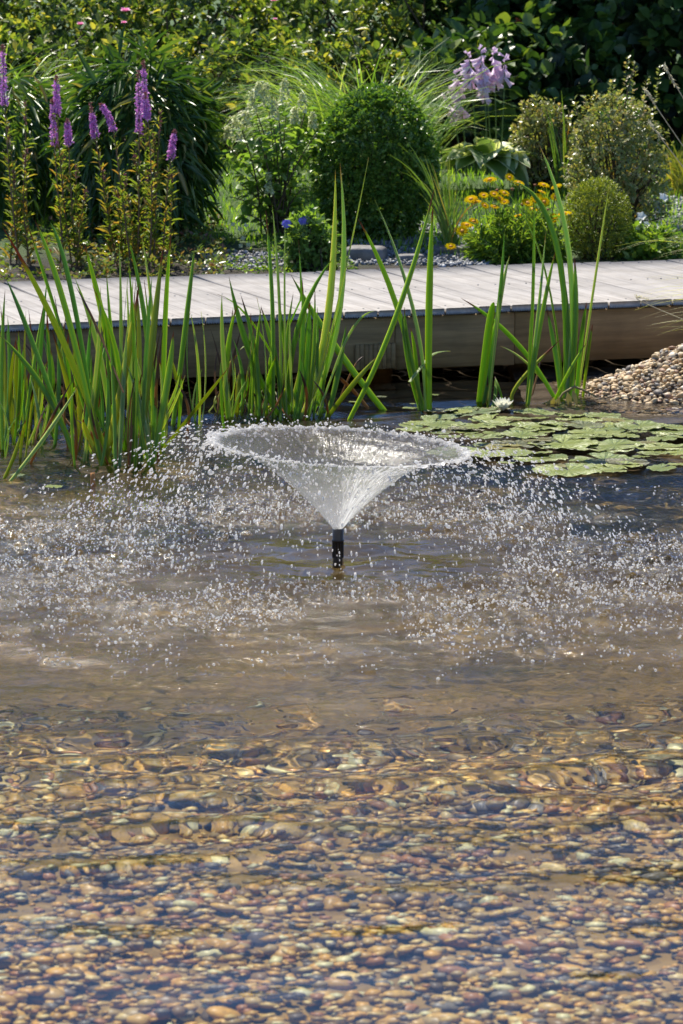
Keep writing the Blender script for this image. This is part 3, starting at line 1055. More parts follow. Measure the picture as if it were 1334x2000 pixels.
iris('dense clump of tall green iris leaves at the left of the fountain', 9.5, [
    (212, 900, 120, 660, 4, 442, 13, 'y'), (185, 870, 112, 620, 54, 438, 10, 'g'), (198, 905, 130, 610, 68, 430, 12, 'g'), (192, 890, 142, 580, 97, 432, 11, 'b'),
    (250, 880, 205, 640, 163, 470, 12, 'g'), (243, 880, 222, 700, 207, 520, 11, 'g'), (205, 900, 243, 730, 272, 552, 16, 'y'), (228, 900, 236, 700, 233, 470, 8, 'p'),
    (300, 850, 285, 640, 250, 462, 10, 'g'), (305, 800, 298, 620, 277, 463, 8, 'p'), (272, 905, 296, 680, 318, 484, 14, 'y'), (318, 870, 322, 640, 334, 455, 13, 'g'),
    (338, 830, 362, 640, 380, 482, 12, 'g'), (296, 910, 325, 760, 339, 645, 14, 'g'), (312, 885, 390, 790, 446, 718, 10, 'y'), (200, 905, 172, 850, 162, 818, 11, 'y'),
    (20, 940, 90, 850, 152, 755, 9, 'p'), (8, 935, 28, 890, 42, 842, 8, 'y'), (145, 890, 85, 760, 0, 655, 12, 'g'), (140, 880, 60, 660, 12, 545, 11, 'b'),
    (75, 810, 130, 770, 205, 728, 13, 'g'), (140, 835, 95, 770, 60, 690, 7, 'd'), (150, 800, 90, 720, 30, 650, 6, 'd'), (60, 905, 100, 820, 140, 745, 6, 'd'),
    (210, 690, 180, 620, 148, 560, 5, 'd', 9.5), (300, 780, 300, 760, 296, 752, 6, 'd'), (228, 910, 227, 870, 226, 835, 6, 'd'), (276, 905, 285, 700, 297, 540, 10, 'b'), (258, 900, 262, 700, 250, 500, 9, 'g'), (165, 900, 190, 700, 196, 560, 9, 'p')],
    [(150, 310, 850, 915, 30, 540, 740, 36, 6, 12, 'ggbyp'), (130, 310, 840, 910, 24, 640, 830, 40, 2.5, 8, 'ggpydd'), (318, 440, 790, 850, 14, 600, 760, 14, 4, 8, 'ggypd')])
iris('low thin clump of young iris leaves at the left edge of the pond', 10.0, [
    (5, 880, 3, 720, 10, 565, 9, 'g'), (25, 850, 18, 700, 12, 640, 7, 'g'), (45, 850, 65, 720, 84, 600, 8, 'g'), (70, 850, 70, 760, 56, 605, 8, 'y'), (70, 830, 78, 700, 92, 545, 9, 'b')],
    [(0, 110, 815, 875, 14, 590, 760, 28, 5, 10, 'ggyb'), (0, 130, 830, 900, 26, 700, 830, 20, 3, 7, 'gyypd')])
iris('broad clump of iris leaves right behind the water bell', 10.4, [
    (533, 815, 532, 600, 519, 412, 14, 'g'), (548, 812, 546, 600, 531, 395, 6, 'p'), (560, 815, 556, 600, 557, 430, 4, 'p'), (545, 812, 488, 690, 447, 540, 14, 'g'), (580, 800, 500, 640, 425, 575, 5, 'g'),
    (562, 812, 582, 640, 652, 502, 11, 'g'), (590, 815, 640, 620, 655, 332, 15, 'p'), (600, 812, 664, 600, 664, 318, 12, 'p'), (605, 815, 667, 560, 720, 308, 6, 'p'), (748, 800, 650, 670, 568, 536, 14, 'g'),
    (585, 590, 588, 560, 583, 470, 5, 'g', 10.5), (690, 805, 780, 600, 850, 362, 12, 'g', 10.5), (640, 812, 660, 730, 676, 634, 11, 'g'), (625, 812, 640, 700, 665, 600, 9, 'g'), (640, 815, 690, 750, 740, 694, 10, 'y'),
    (715, 793, 672, 745, 616, 700, 8, 'd'), (560, 815, 535, 690, 510, 600, 11, 'g'), (582, 815, 600, 700, 604, 570, 10, 'g'), (575, 815, 590, 680, 590, 540, 10, 'g'), (600, 815, 612, 700, 615, 560, 8, 'g'),
    (505, 815, 500, 700, 470, 575, 10, 'g'), (430, 810, 445, 700, 455, 600, 8, 'g'), (500, 790, 495, 690, 468, 684, 8, 'p'), (430, 800, 440, 730, 468, 690, 7, 'y'), (650, 730, 690, 640, 730, 608, 6, 'p', 10.4), (660, 790, 690, 720, 712, 695, 4, 'd')],
    [(430, 640, 802, 818, 15, 560, 720, 26, 5, 11, 'gggbyp'), (425, 640, 800, 818, 26, 620, 770, 30, 2.5, 7, 'gpydd')])
iris('single tall pair of iris leaves with one leaf tip curled sideways', 10.75, [
    (824, 798, 772, 590, 698, 425, 11, 'g'), (832, 800, 806, 600, 732, 390, 10, 'p'), (838, 800, 838, 600, 846, 396, 15, 'g'), (828, 798, 800, 690, 790, 600, 10, 'g'), (818, 795, 795, 700, 786, 610, 8, 'g'), (832, 705, 850, 690, 880, 686, 9, 'p', 10.75), (820, 798, 812, 700, 802, 640, 9, 'g')])
iris('slim iris tuft with frayed pale tips behind the white lily flower', 10.9, [
    (936, 786, 955, 640, 965, 590, 15, 'g'), (945, 788, 972, 620, 985, 452, 9, 'b'), (950, 780, 975, 600, 995, 500, 9, 'p'), (940, 785, 958, 680, 975, 610, 11, 'g'), (955, 790, 968, 660, 978, 560, 8, 'p'), (948, 788, 952, 760, 952, 732, 4, 'd'), (962, 795, 968, 765, 967, 735, 7, 'g'), (984, 790, 975, 760, 966, 735, 5, 'g'), (1078, 768, 1000, 660, 900, 582, 10, 'g', 11.0)])
iris('upright iris tuft crossed by a slanting leaf in front of the beam', 10.85, [
    (1028, 785, 1040, 600, 1043, 385, 11, 'g'), (1032, 788, 1058, 620, 1085, 490, 9, 'g'), (1028, 785, 1048, 640, 1066, 452, 7, 'p'), (1030, 785, 1035, 700, 1037, 600, 8, 'g'), (1085, 775, 1030, 710, 978, 676, 5, 'p'), (1000, 780, 1020, 740, 1098, 660, 8, 'y', 10.95), (1040, 770, 1050, 730, 1058, 690, 5, 'd')])
iris('tallest iris tuft at the right with arching leaves and one whitish leaf', 11.05, [
    (1108, 768, 1112, 500, 1052, 280, 12, 'p', 11.05), (1104, 770, 1085, 470, 995, 352, 12, 'g', 11.05), (1100, 770, 1050, 480, 952, 352, 11, 'g', 11.1), (1116, 768, 1124, 620, 1122, 500, 11, 'g', 11.05), (1130, 765, 1160, 560, 1190, 362, 5, 'p', 11.1),
    (1094, 768, 1085, 690, 1066, 595, 10, 'g', 11.0), (1140, 765, 1150, 680, 1158, 632, 7, 'y', 11.05), (1088, 772, 1115, 720, 1145, 670, 7, 'g', 10.95), (1110, 770, 1110, 660, 1106, 560, 10, 'b', 11.05), (1126, 768, 1136, 660, 1146, 590, 9, 'g', 11.05)])

# drooping spent stem at the foot of the tall tuft, and a cut stub at the left
o = thing('wilted_stem', 'wilted brown stem with drooping leaves bent over the lily pads', 'dead stem', tuple(on_z(1085, 790)))
b = np.array(o.location)
pth = np.array([at_y(px, py, 10.9) for px, py in ((1165, 775), (1140, 762), (1122, 755), (1100, 768), (1085, 790))]) - b
link('stem', mk_mesh('stem', *tube(pth, [.003, .004, .005, .004, .003], 6), mats=[plain_mat('dry_stem', (.25, .19, .07), .7, 60)]), o)
wl = leaf_mat('wilted_leaf', [(0, (.10, .13, .03)), (.5, (.2, .17, .06)), (1, (.13, .08, .05))], .2, .6)
for px, py, L in ((1082, 775, .06), (1074, 780, .07), (1088, 782, .06), (1108, 765, .07), (1118, 762, .06), (1092, 775, .05)):
    p = at_y(px, py, 10.88) - b
    V, F = batch(LANCE[0], LANCE[1], frames(np.array([[random.gauss(0, .25), random.gauss(-.1, .2), -1.]]), np.array([[0, -1., .2]])), np.array([[L * .3, L, L * .6]]), p[None])
    link('leaf', mk_mesh('leaf', V, F, mats=[wl]), o)
o = thing('reed_stub', 'short orange stub of a cut reed left of the spray', 'stub', tuple(on_z(181, 945)))
link('stub', mk_mesh('stub', *tube(np.array([[0, 0, -.1], [.001, 0, .02], [0, .002, .032], [0, .002, .032]]), [.0075, .007, .0065, .001], 8), mats=[plain_mat('dry_reed', (.42, .18, .04), .6, 80, .5)]), o)

# ------------------------------------------------------------------ water lily
def pad_mesh(seed, mats):
    r = np.random.default_rng(seed)
    na, nr = 30, 5
    notch = .16
    a = np.linspace(notch, 2 * math.pi - notch, na)
    ed = 1 + .035 * np.sin(a * 9 + r.uniform(0, 6)) * r.uniform(.4, 1) + .03 * np.sin(a * 4 + r.uniform(0, 6))
    V = [[0, 0, 0]]
    for k in range(1, nr + 1):
        f = k / nr
        lift = .010 * f + (f ** 4) * (.055 * np.maximum(0, np.sin(a * 3 + r.uniform(0, 6))) + .028 * np.sin(a * 11 + r.uniform(0, 6)))
        for aa_, e, l in zip(a, ed, lift):
            V.append([f * e * math.cos(aa_), f * e * math.sin(aa_), l])
    F3 = [[0, 1 + j, 2 + j] for j in range(na - 1)]
    F4 = [[1 + (k - 1) * na + j, 1 + k * na + j, 2 + k * na + j, 2 + (k - 1) * na + j] for k in range(1, nr) for j in range(na - 1)]
    return mk_mesh('lily_pad', np.array(V), [np.array(F3), np.array(F4)], mats=mats)
pt = NT('lily_pad_skin')
prnd = pt.new('ObjectInfo').outputs['Random']
pc = pt.ramp(prnd, [(0, (.16, .21, .04)), (.2, (.28, .31, .07)), (.4, (.22, .26, .06)), (.6, (.32, .35, .07)), (.78, (.17, .21, .08)), (.9, (.15, .14, .06)), (1, (.30, .25, .05))])
po = pt.tex('Object')
pn = pt.noise(po, 2.2, 5, .6)
pc = pt.mix(.8, pc, pt.ramp(pn, [(.3, (.62, .66, .6)), (.5, (1, 1, 1)), (.72, (1.18, 1.12, .95))]), 'MULTIPLY')
grad = pt.new('TexGradient', gradient_type='RADIAL')
pt.lk(po, grad.inputs[0])
vn = pt.math('PINGPONG', pt.math('MULTIPLY', grad.outputs[1], 22.0), .5)
pc = pt.mix(.35, pc, pt.ramp(vn, [(.0, (1.25, 1.25, 1.1)), (.12, (.95, .95, .95)), (.5, (.9, .9, .9))]), 'MULTIPLY')
spots = pt.noise(po, 7.0, 3, .7)
pc = pt.mix(pt.ramp(spots, [(.68, (0, 0, 0)), (.74, (.8, .8, .8))]), pc, (.16, .09, .03))
pt.lk(pc, pt.b.inputs['Base Color'])
pt.b.inputs['Roughness'].default_value = .32
pt.b.inputs['Coat Weight'].default_value = .25
pt.b.inputs['Coat Roughness'].default_value = .2
pt.lk(pt.bump(pt.math('ADD', vn, pt.math('MULTIPLY', pn, 2.0)), .5, .05), pt.b.inputs['Normal'])
pads = [pad_mesh(60 + k, [pt.m]) for k in range(7)]
lc = on_z(1080, 850)
lily = thing('water_lily', 'water lily with many floating green pads and one white flower', 'water lily', (lc[0], lc[1], 0))
poly = np.array([(775, 832), (812, 822), (872, 803), (945, 803), (1010, 800), (1085, 812), (1130, 808), (1165, 812), (1250, 822), (1345, 838), (1350, 905), (1290, 918), (1240, 925), (1170, 930), (1095, 924), (1030, 914), (958, 908), (870, 903), (846, 895), (905, 868)], float)
def inside(p, q):
    c, j = False, len(q) - 1
    for i in range(len(q)):
        if (q[i][1] > p[1]) != (q[j][1] > p[1]) and p[0] < (q[j][0] - q[i][0]) * (p[1] - q[i][1]) / (q[j][1] - q[i][1]) + q[i][0]:
            c = not c
        j = i
    return c
placed = []
lr = random.Random(5)
def put_pad(px, py, rad, tilt_=(0, 0), z=None):
    w = on_z(px, py)
    k = len(placed)
    o = link('lily_pad', pads[k % 7], lily)
    zz = .0045 + .0012 * (k % 6) if z is None else z
    o.matrix_local = (Matrix.Translation((w[0] - lc[0], w[1] - lc[1], zz)) @ Matrix.Rotation(tilt_[0], 4, 'X') @ Matrix.Rotation(tilt_[1], 4, 'Y')
                      @ Matrix.Rotation(lr.uniform(0, 6.28), 4, 'Z') @ Matrix.Diagonal((rad, rad * lr.uniform(.88, 1.05), rad, 1)))
    placed.append((w[0], w[1], rad))
for px, py, wpx in ((908, 803, 74), (1036, 807, 66), (860, 833, 100), (925, 838, 90), (1110, 925, 140), (1216, 916, 86), (878, 896, 60), (1175, 815, 76), (985, 832, 96), (1060, 838, 100), (1140, 836, 90),
                    (1250, 838, 110), (1310, 846, 90), (1100, 870, 150), (1010, 872, 110), (1200, 875, 120), (1290, 880, 110), (950, 893, 90), (1180, 902, 130), (1055, 900, 110)):
    put_pad(px, py, wpx / 2 / F_PX * on_z(px, py)[1], (lr.gauss(0, .02), lr.gauss(0, .02)))
tries = 0
while len(placed) < 104 and tries < 9000:
    tries += 1
    px, py = lr.uniform(780, 1350), lr.uniform(800, 932)
    if not inside((px, py), poly):
        continue
    w = on_z(px, py)
    rad = lr.choice([lr.uniform(.026, .05), lr.uniform(.045, .085)])
    if all(math.hypot(w[0] - a, w[1] - b) > .50 * (rad + r__) for a, b, r__ in placed):
        put_pad(px, py, rad, (lr.gauss(0, .045), lr.gauss(0, .045)))
for px, py, wpx in ((105, 955, 38), (34, 933, 34), (745, 780, 22), (800, 803, 30), (806, 791, 14), (690, 788, 20), (845, 775, 26)):
    put_pad(px, py, wpx / 2 / F_PX * on_z(px, py)[1])
fl = link('flower', None, lily)
fw = at_y(982, 803, 10.62)
fl.location = (fw[0] - lc[0], fw[1] - lc[1], 0.012)
petm = NT('white_petal')
pg = petm.tex('Object')
petm.b.inputs['Base Color'].default_value = (.86, .85, .78, 1)
petm.b.inputs['Roughness'].default_value = .45
ptr = petm.new('BsdfTranslucent')
ptr.inputs[0].default_value = (.85, .82, .66, 1)
petm.lk(petm.mixsh(.4, petm.b.outputs[0], ptr.outputs[0]), petm.out.inputs[0])
def petal_mesh():
    V, F = [], []
    n, m = 7, 5
    for i in range(n):
        t = i / (n - 1)
        w = .5 * math.sin(math.pi * min(1, (.12 + .88 * t)) ** .9) if t < 1 else .02
        for j in range(m):
            u = (j / (m - 1) - .5) * 2
            V.append([u * w * .62, t, .35 * u * u * w + .22 * t * t])
    for i in range(n - 1):
        for j in range(m - 1):
            a = i * m + j
            F.append([a, a + 1, a + m + 1, a + m])
    return mk_mesh('petal', np.array(V), np.array(F), mats=[petm.m])
pet = petal_mesh()
for ring, (cnt, tl, L) in enumerate(((8, 34, .046), (8, 52, .045), (6, 70, .040))):
    for k in range(cnt):
        o = link('petal', pet, fl)
        a = (k + ring * .5) / cnt * 2 * math.pi
        o.matrix_local = Matrix.Rotation(a, 4, 'Z') @ Matrix.Translation((0, .003, 0)) @ Matrix.Rotation(R(tl), 4, 'X') @ Matrix.Diagonal((L * .75, L, L, 1))
V, F = batch(*ico(1), rand_rot(24), np.full((24, 3), .0022), np.stack([rng.normal(0, .004, 24), rng.normal(0, .004, 24), rng.uniform(.006, .016, 24)], 1))
link('stamen', mk_mesh('stamen', V, F, mats=[plain_mat('yellow_stamen', (.75, .5, .05), .6)]), fl, 'stuff')
#@@PART4
# ------------------------------------------------------------------ garden behind the boardwalk
def foliage(parent, mat, parts, name='foliage'):
    V, Fs = join(parts)
    return link(name, mk_mesh(name, V, Fs, mats=[mat]), parent, 'stuff')
def px_m(px, y):
    return px / F_PX * y

# back hedge: shrubs run together, yellowing young tips, a few pink blooms
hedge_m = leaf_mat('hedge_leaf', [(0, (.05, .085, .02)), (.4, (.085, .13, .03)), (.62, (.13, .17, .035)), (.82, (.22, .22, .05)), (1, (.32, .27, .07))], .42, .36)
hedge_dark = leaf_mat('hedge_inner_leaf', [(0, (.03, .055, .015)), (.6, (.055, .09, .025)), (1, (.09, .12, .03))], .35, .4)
def hedge(name, label, segs, mat, inner, leaf, tpl, per, dens, seed, flowers=(), aspect=.55, cat='hedge'):
    """segs: (x, y, rx, ry, top z) swellings of one hedge"""
    r = np.random.default_rng(seed)
    g0 = ground_at(segs[0][0], segs[0][1])
    o = thing(name, label, cat, tuple(g0))
    C, A, Ci, Ai = [], [], [], []
    for k, (x, y, rx, ry, zt) in enumerate(segs):
        g = ground_at(x, y)
        hz = (zt - g[2]) / 1.5
        n = int(dens * rx * (zt - g[2]))
        p, d = blob_points(n, (rx, ry, hz), seed * 10 + k, -.65, .22, .30, 3.0)
        c = p + np.array([x, y, g[2] + hz * .5])
        vis = (c[:, 2] > g[2] + .02) & (d[:, 1] < .55)
        C.append(c[vis]); A.append(d[vis] * [1, 1, .7] + [0, 0, .45])
        n2 = n // 2
        p, d = blob_points(n2, (rx * .82, ry * .82, hz * .86), seed * 10 + k + 5, -.7, .5, .25, 3.0)
        c = p + np.array([x, y, g[2] + hz * .5])
        vis = (c[:, 2] > g[2]) & (d[:, 1] < .6)
        Ci.append(c[vis]); Ai.append(d[vis] + [0, 0, .3])
    C, A, Ci, Ai = map(np.concatenate, (C, A, Ci, Ai))
    C -= g0; Ci -= g0
    foliage(o, mat, [clusters(C, A, per, None, leaf, tpl, seed, .95, aspect)])
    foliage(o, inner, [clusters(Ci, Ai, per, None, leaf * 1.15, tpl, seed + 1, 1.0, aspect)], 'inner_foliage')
    base = np.array([0, 0, 0.])
    parts = []
    for k, (x, y, rx, ry, zt) in enumerate(segs):
        b = ground_at(x, y) - g0
        near = Ci[np.hypot(Ci[:, 0] - b[0], Ci[:, 1] - b[1]) < rx]
        for e in near[r.permutation(len(near))[:26]]:
            q = b + np.append(r.normal(0, .12, 2), -.05)
            parts.append(tube(bez(q, (q + e) / 2 + [0, 0, .15], e, 5), np.linspace(.014, .004, 5), 5))
    foliage(o, bark_m, parts, 'branch')
    for (px, py, y, s, m) in flowers:
        p = at_y(px, py, y) - g0
        n = 9
        a = np.arange(n) / n * 6.283 * 2
        d = np.stack([np.cos(a), np.sin(a), .3 + .5 * (np.arange(n) > 4)], 1)
        V, F = batch(BROAD[0], BROAD[1], frames(d, np.tile([0, -.4, 1.], (n, 1))), np.full((n, 3), s), np.tile(p, (n, 1)))
        link('blossom', mk_mesh('blossom', V, F, mats=[m]), o)
    return o
pink_m = leaf_mat('pink_petal', [(0, (.70, .16, .36)), (1, (.75, .28, .45))], .35, .5, (1.1, 1, 1))
orange_m = plain_mat('orange_red_berry', (.42, .07, .02), .3, 60, .3)
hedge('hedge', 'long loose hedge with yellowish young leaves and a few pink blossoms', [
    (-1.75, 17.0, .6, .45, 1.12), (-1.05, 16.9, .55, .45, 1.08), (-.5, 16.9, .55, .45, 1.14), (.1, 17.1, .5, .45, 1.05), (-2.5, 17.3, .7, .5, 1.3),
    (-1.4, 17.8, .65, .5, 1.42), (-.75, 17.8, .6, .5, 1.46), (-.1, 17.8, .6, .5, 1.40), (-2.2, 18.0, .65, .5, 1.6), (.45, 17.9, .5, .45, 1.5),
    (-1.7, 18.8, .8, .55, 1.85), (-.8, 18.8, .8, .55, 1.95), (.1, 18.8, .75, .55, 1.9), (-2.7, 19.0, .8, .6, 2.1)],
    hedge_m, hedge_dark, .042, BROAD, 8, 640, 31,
    [(245, 22, 17.1, .03, pink_m), (157, 48, 17.3, .022, pink_m), (242, 45, 17.1, .018, pink_m), (535, 2, 17.0, .022, pink_m), (537, 38, 17.0, .014, pink_m)])
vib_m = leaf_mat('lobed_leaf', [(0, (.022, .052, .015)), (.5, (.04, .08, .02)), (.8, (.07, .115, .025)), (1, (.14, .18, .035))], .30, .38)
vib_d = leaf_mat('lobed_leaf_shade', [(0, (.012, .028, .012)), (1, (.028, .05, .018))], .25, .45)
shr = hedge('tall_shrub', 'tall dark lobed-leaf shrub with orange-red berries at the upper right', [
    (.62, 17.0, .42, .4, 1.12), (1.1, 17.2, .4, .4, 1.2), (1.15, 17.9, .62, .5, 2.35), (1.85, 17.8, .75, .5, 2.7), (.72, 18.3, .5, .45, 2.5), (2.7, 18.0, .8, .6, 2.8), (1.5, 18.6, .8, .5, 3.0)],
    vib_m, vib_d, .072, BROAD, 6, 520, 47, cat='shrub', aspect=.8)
sb = np.array(shr.location)
for px, py in ((984, 38), (1012, 40), (982, 66), (1195, 50)):
    n = 14
    p = at_y(px, py, 17.28) - sb
    V, F = batch(*ico(1), rand_rot(n), np.full((n, 3), .0055), p + rng.normal(0, .011, (n, 3)))
    link('berry_cluster', mk_mesh('berry_cluster', V, F, mats=[orange_m]), shr, 'stuff')

# unseen trees added behind the hedge to darken what the pond mirrors
tree_m = leaf_mat('tree_leaf', [(0, (.03, .06, .015)), (.6, (.055, .10, .025)), (1, (.10, .15, .04))], .4, .4)
def tree(label, x, y, h, rx, seed):
    r = np.random.default_rng(seed)
    g = ground_at(x, y)
    o = thing('tree', label, 'tree', tuple(g), 'unseen trees added behind the hedge')
    parts = [tube(np.array([[0, 0, -.2], [.05, 0, h * .25], [-.05, .1, h * .55], [.05, 0, h * .9]]), [.22, .17, .11, .03], 9)]
    C, A = [], []
    for k in range(16):
        a = r.uniform(0, 6.28)
        zz = h * r.uniform(.22, .95)
        rad = rx * (1 - .6 * ((zz / h - .45) / .55) ** 2) * r.uniform(.45, .8)
        e = np.array([rad * math.cos(a), rad * math.sin(a), zz])
        b = np.array([0, 0, max(.3, zz - h * .22)])
        parts.append(tube(bez(b, (b + e) / 2 + [0, 0, .2], e, 5), np.linspace(.07, .02, 5), 5))
        p, d = blob_points(130, (rx * .42, rx * .42, h * .13), seed + k, -.9, .8, .3)
        C.append(p + e); A.append(d + [0, 0, .3])
    foliage(o, bark_m, parts, 'trunk')
    foliage(o, tree_m, [clusters(np.concatenate(C), np.concatenate(A), 5, None, .16, LEAF2, seed, 1.0, .6)], 'crown')
tree('added tall leafy tree standing behind the long loose hedge at the left', -5.2, 31.5, 4.9, 3.2, 101)
tree('added tall leafy tree standing behind the middle of the long loose hedge', -.6, 32.5, 4.5, 3.2, 102)
tree('added tall leafy tree standing behind the dark berry shrub at the right', 4.2, 31.0, 5.2, 3.3, 103)

# lawn, in tufts where it shows between the shrubs
N = 34000
gx = rng.uniform(-2.3, 2.4, N)
gy = rng.uniform(13.9, 19.5, N)
gz = land(gx, gy)
keep = fbm(gx * 3, gy * 3, 77, 2) + .3 > ss(14.6, 13.9, gy)
gx, gy, gz = gx[keep], gy[keep], gz[keep]
N = len(gx)
d = unit(np.stack([rng.normal(0, .35, N), rng.normal(0, .35, N), np.ones(N)], 1))
V, F = batch(LEAF2[0] * [1, 1, 1], LEAF2[1], frames(d, rng.normal(size=(N, 3))), np.stack([rng.uniform(.004, .007, N), rng.uniform(.03, .07, N), np.full(N, .02)], 1), np.stack([gx, gy, gz - .004], 1))
grass_m = leaf_mat('lawn_blade', [(0, (.09, .18, .02)), (.6, (.15, .26, .03)), (1, (.24, .31, .05))], .55, .5)
link('lawn_grass', mk_mesh('lawn_grass', V, F, mats=[grass_m]), None, 'stuff')

# bamboo
bam_m = leaf_mat('bamboo_leaf', [(0, (.022, .055, .014)), (.5, (.038, .082, .018)), (.8, (.06, .115, .022)), (.96, (.11, .16, .035)), (1, (.26, .18, .06))], .26, .34, per_object=True)
bam_mesh = mk_mesh('leaf', LANCE[0] * [1, 1, 1], LANCE[1], mats=[bam_m])
def bamboo(label, base, c_off, rad, n, seed, n_single, leafL=.135):
    r = np.random.default_rng(seed)
    o = thing('bamboo', label, 'bamboo', tuple(base), 'clumps of arching bamboo')
    p, d = blob_points(n, rad, seed, -.75, .45, .16, 2.0)
    p = p + c_off
    ok = p[:, 2] > .03
    p, d = p[ok], d[ok]
    n = len(p)
    up = np.clip(d[:, 2], -1, 1)
    dirs = unit(np.stack([d[:, 0], d[:, 1], 0 * up], 1) * (.35 + .6 * np.maximum(0, up))[:, None] + np.array([0, 0, -.75]) * (1 - .95 * np.maximum(0, up) ** .8)[:, None] + r.normal(0, .28, (n, 3)))
    nrm = unit(d + np.array([0, 0, .5]) + r.normal(0, .35, (n, 3)))
    M = frames(dirs, nrm)
    L = leafL * np.clip(r.normal(1, .25, n), .5, 1.6)
    S = np.stack([L * .135, L, L * .55], 1)
    sc2 = (-d[:, 1] + .6 * up + .25 * r.random(n))
    order = np.argsort(-sc2)
    for i in order[:n_single]:
        l = link('leaf', bam_mesh, o)
        m4 = np.eye(4)
        m4[:3, :3] = M[i] * S[i][None]
        m4[:3, 3] = p[i]
        l.matrix_local = Matrix(m4.tolist())
    rest = order[n_single:]
    foliage(o, bam_m, [batch(LANCE[0], LANCE[1], M[rest], S[rest], p[rest])])
    parts = []
    for k in range(46):
        e = p[r.integers(0, n)] * [.8, .8, 1]
        b = np.append(r.normal(0, .09, 2), -.05)
        m = np.array([b[0] * 1.3, b[1] * 1.3, max(.2, e[2]) * 1.05])
        parts.append(tube(bez(b, m, e, 8), np.linspace(.005, .002, 8), 5))
    foliage(o, plain_mat('bamboo_cane', (.12, .14, .04), .4, 50, .5), parts, 'cane')
    return o
b = on_land(265, 478); y = b[1] + .28
b = ground_at(b[0], y)
bamboo('large rounded bamboo with drooping leaves behind the purple loosestrife', b, np.array([0, 0, .36]), (px_m(138, y), .31, .42), 2300, 51, 300)
b = on_land(5, 450); b = ground_at(b[0], b[1] + .35)
bamboo('smaller bamboo cut by the left edge of the picture', b, np.array([-.03, 0, .30]), (.27, .28, .36), 1100, 52, 240)

# arching grasses
mis_m = leaf_mat('silver_grass_blade', [(0, (.08, .15, .03)), (.5, (.13, .21, .045)), (.85, (.2, .26, .07)), (1, (.32, .34, .16))], .42, .34)
def grass_plant(name, label, base, blades, mat, group=None, cat='grass'):
    o = thing(name, label, cat, tuple(base), group)
    parts = []
    for kw in blades:
        P, W, side = arc_blades(**kw)
        parts.append(ribbons(P, W, side))
    foliage(o, mat, parts, 'blades')
    return o
b = ground_at(*at_y(690, 300, 15.6)[:2])
grass_plant('silver_grass', 'big arching fountain of green grass behind the clipped box ball', b, [
    dict(N=520, base=np.array([0, 0, 0]), spread=.09, length=1.05, width=.0085, azim=lambda r, n: r.normal(math.pi, .75, n), lean=lambda r, n: np.abs(r.normal(.12, .16, n)), droop=1.9, seed=1),
    dict(N=380, base=np.array([.08, 0, 0]), spread=.09, length=.95, width=.0085, azim=lambda r, n: r.uniform(0, 6.28, n), lean=lambda r, n: np.abs(r.normal(.1, .2, n)), droop=1.5, seed=2),
    dict(N=120, base=np.array([.2, .15, 0]), spread=.08, length=.85, width=.009, azim=lambda r, n: r.normal(.5, .5, n), lean=lambda r, n: np.abs(r.normal(.12, .16, n)), droop=1.2, seed=3)], mis_m, 'arching grasses')
b = ground_at(*at_y(-15, 330, 16.0)[:2])
grass_plant('silver_grass', 'arching green grass behind the bamboo at the far left edge', b, [
    dict(N=520, base=np.array([0, 0, 0]), spread=.12, length=.95, width=.0075, azim=lambda r, n: r.uniform(0, 6.28, n), lean=lambda r, n: np.abs(r.normal(.12, .2, n)), droop=1.7, seed=4)], mis_m, 'arching grasses')

# white hydrangea
hyd_m = leaf_mat('hydrangea_leaf', [(0, (.07, .13, .03)), (.6, (.12, .19, .045)), (1, (.20, .26, .08))], .45, .38)
hyd_w = leaf_mat('cream_floret', [(0, (.36, .40, .16)), (.5, (.48, .50, .28)), (1, (.56, .56, .44))], .35, .5, (1, 1, .9))
b = on_land(545, 470); b = ground_at(b[0], b[1] + .1)
o = thing('hydrangea', 'leggy hydrangea with cream-white flower heads beside the bamboo', 'hydrangea', tuple(b))
r = np.random.default_rng(61)
tips = []
for px, py in ((470, 250), (495, 205), (455, 330), (480, 300), (540, 190), (560, 215), (600, 205), (585, 260), (535, 250), (500, 350), (455, 385), (520, 300), (560, 320), (610, 300), (480, 420), (530, 400), (590, 370), (575, 420), (620, 260), (505, 270), (440, 280), (545, 350), (500, 235), (525, 215), (575, 280), (545, 285), (470, 360), (515, 430), (600, 420)):
    tips.append(at_y(px, py, b[1] + r.uniform(-.12, .16)) - b)
tips = np.array(tips)
stems, cc, ca = [], [], []
for e in tips:
    q = np.append(r.normal(0, .03, 2), -.03)
    path = bez(q, (q + e) / 2 + [-(e[0]) * .25, 0, .06], e, 9)
    stems.append(tube(path, np.linspace(.005, .0022, 9), 5))
    for k in (4, 5, 6, 7, 8):
        cc.append(path[k] + r.normal(0, .012, 3)); ca.append(path[k] - path[k - 1] + [0, 0, .01])
foliage(o, bark_m, stems, 'stem')
foliage(o, hyd_m, [clusters(np.array(cc), np.array(ca), 4, None, .050, BROAD, 62, 1.5, .58, stem=.9, up=.9, droop=.15)])
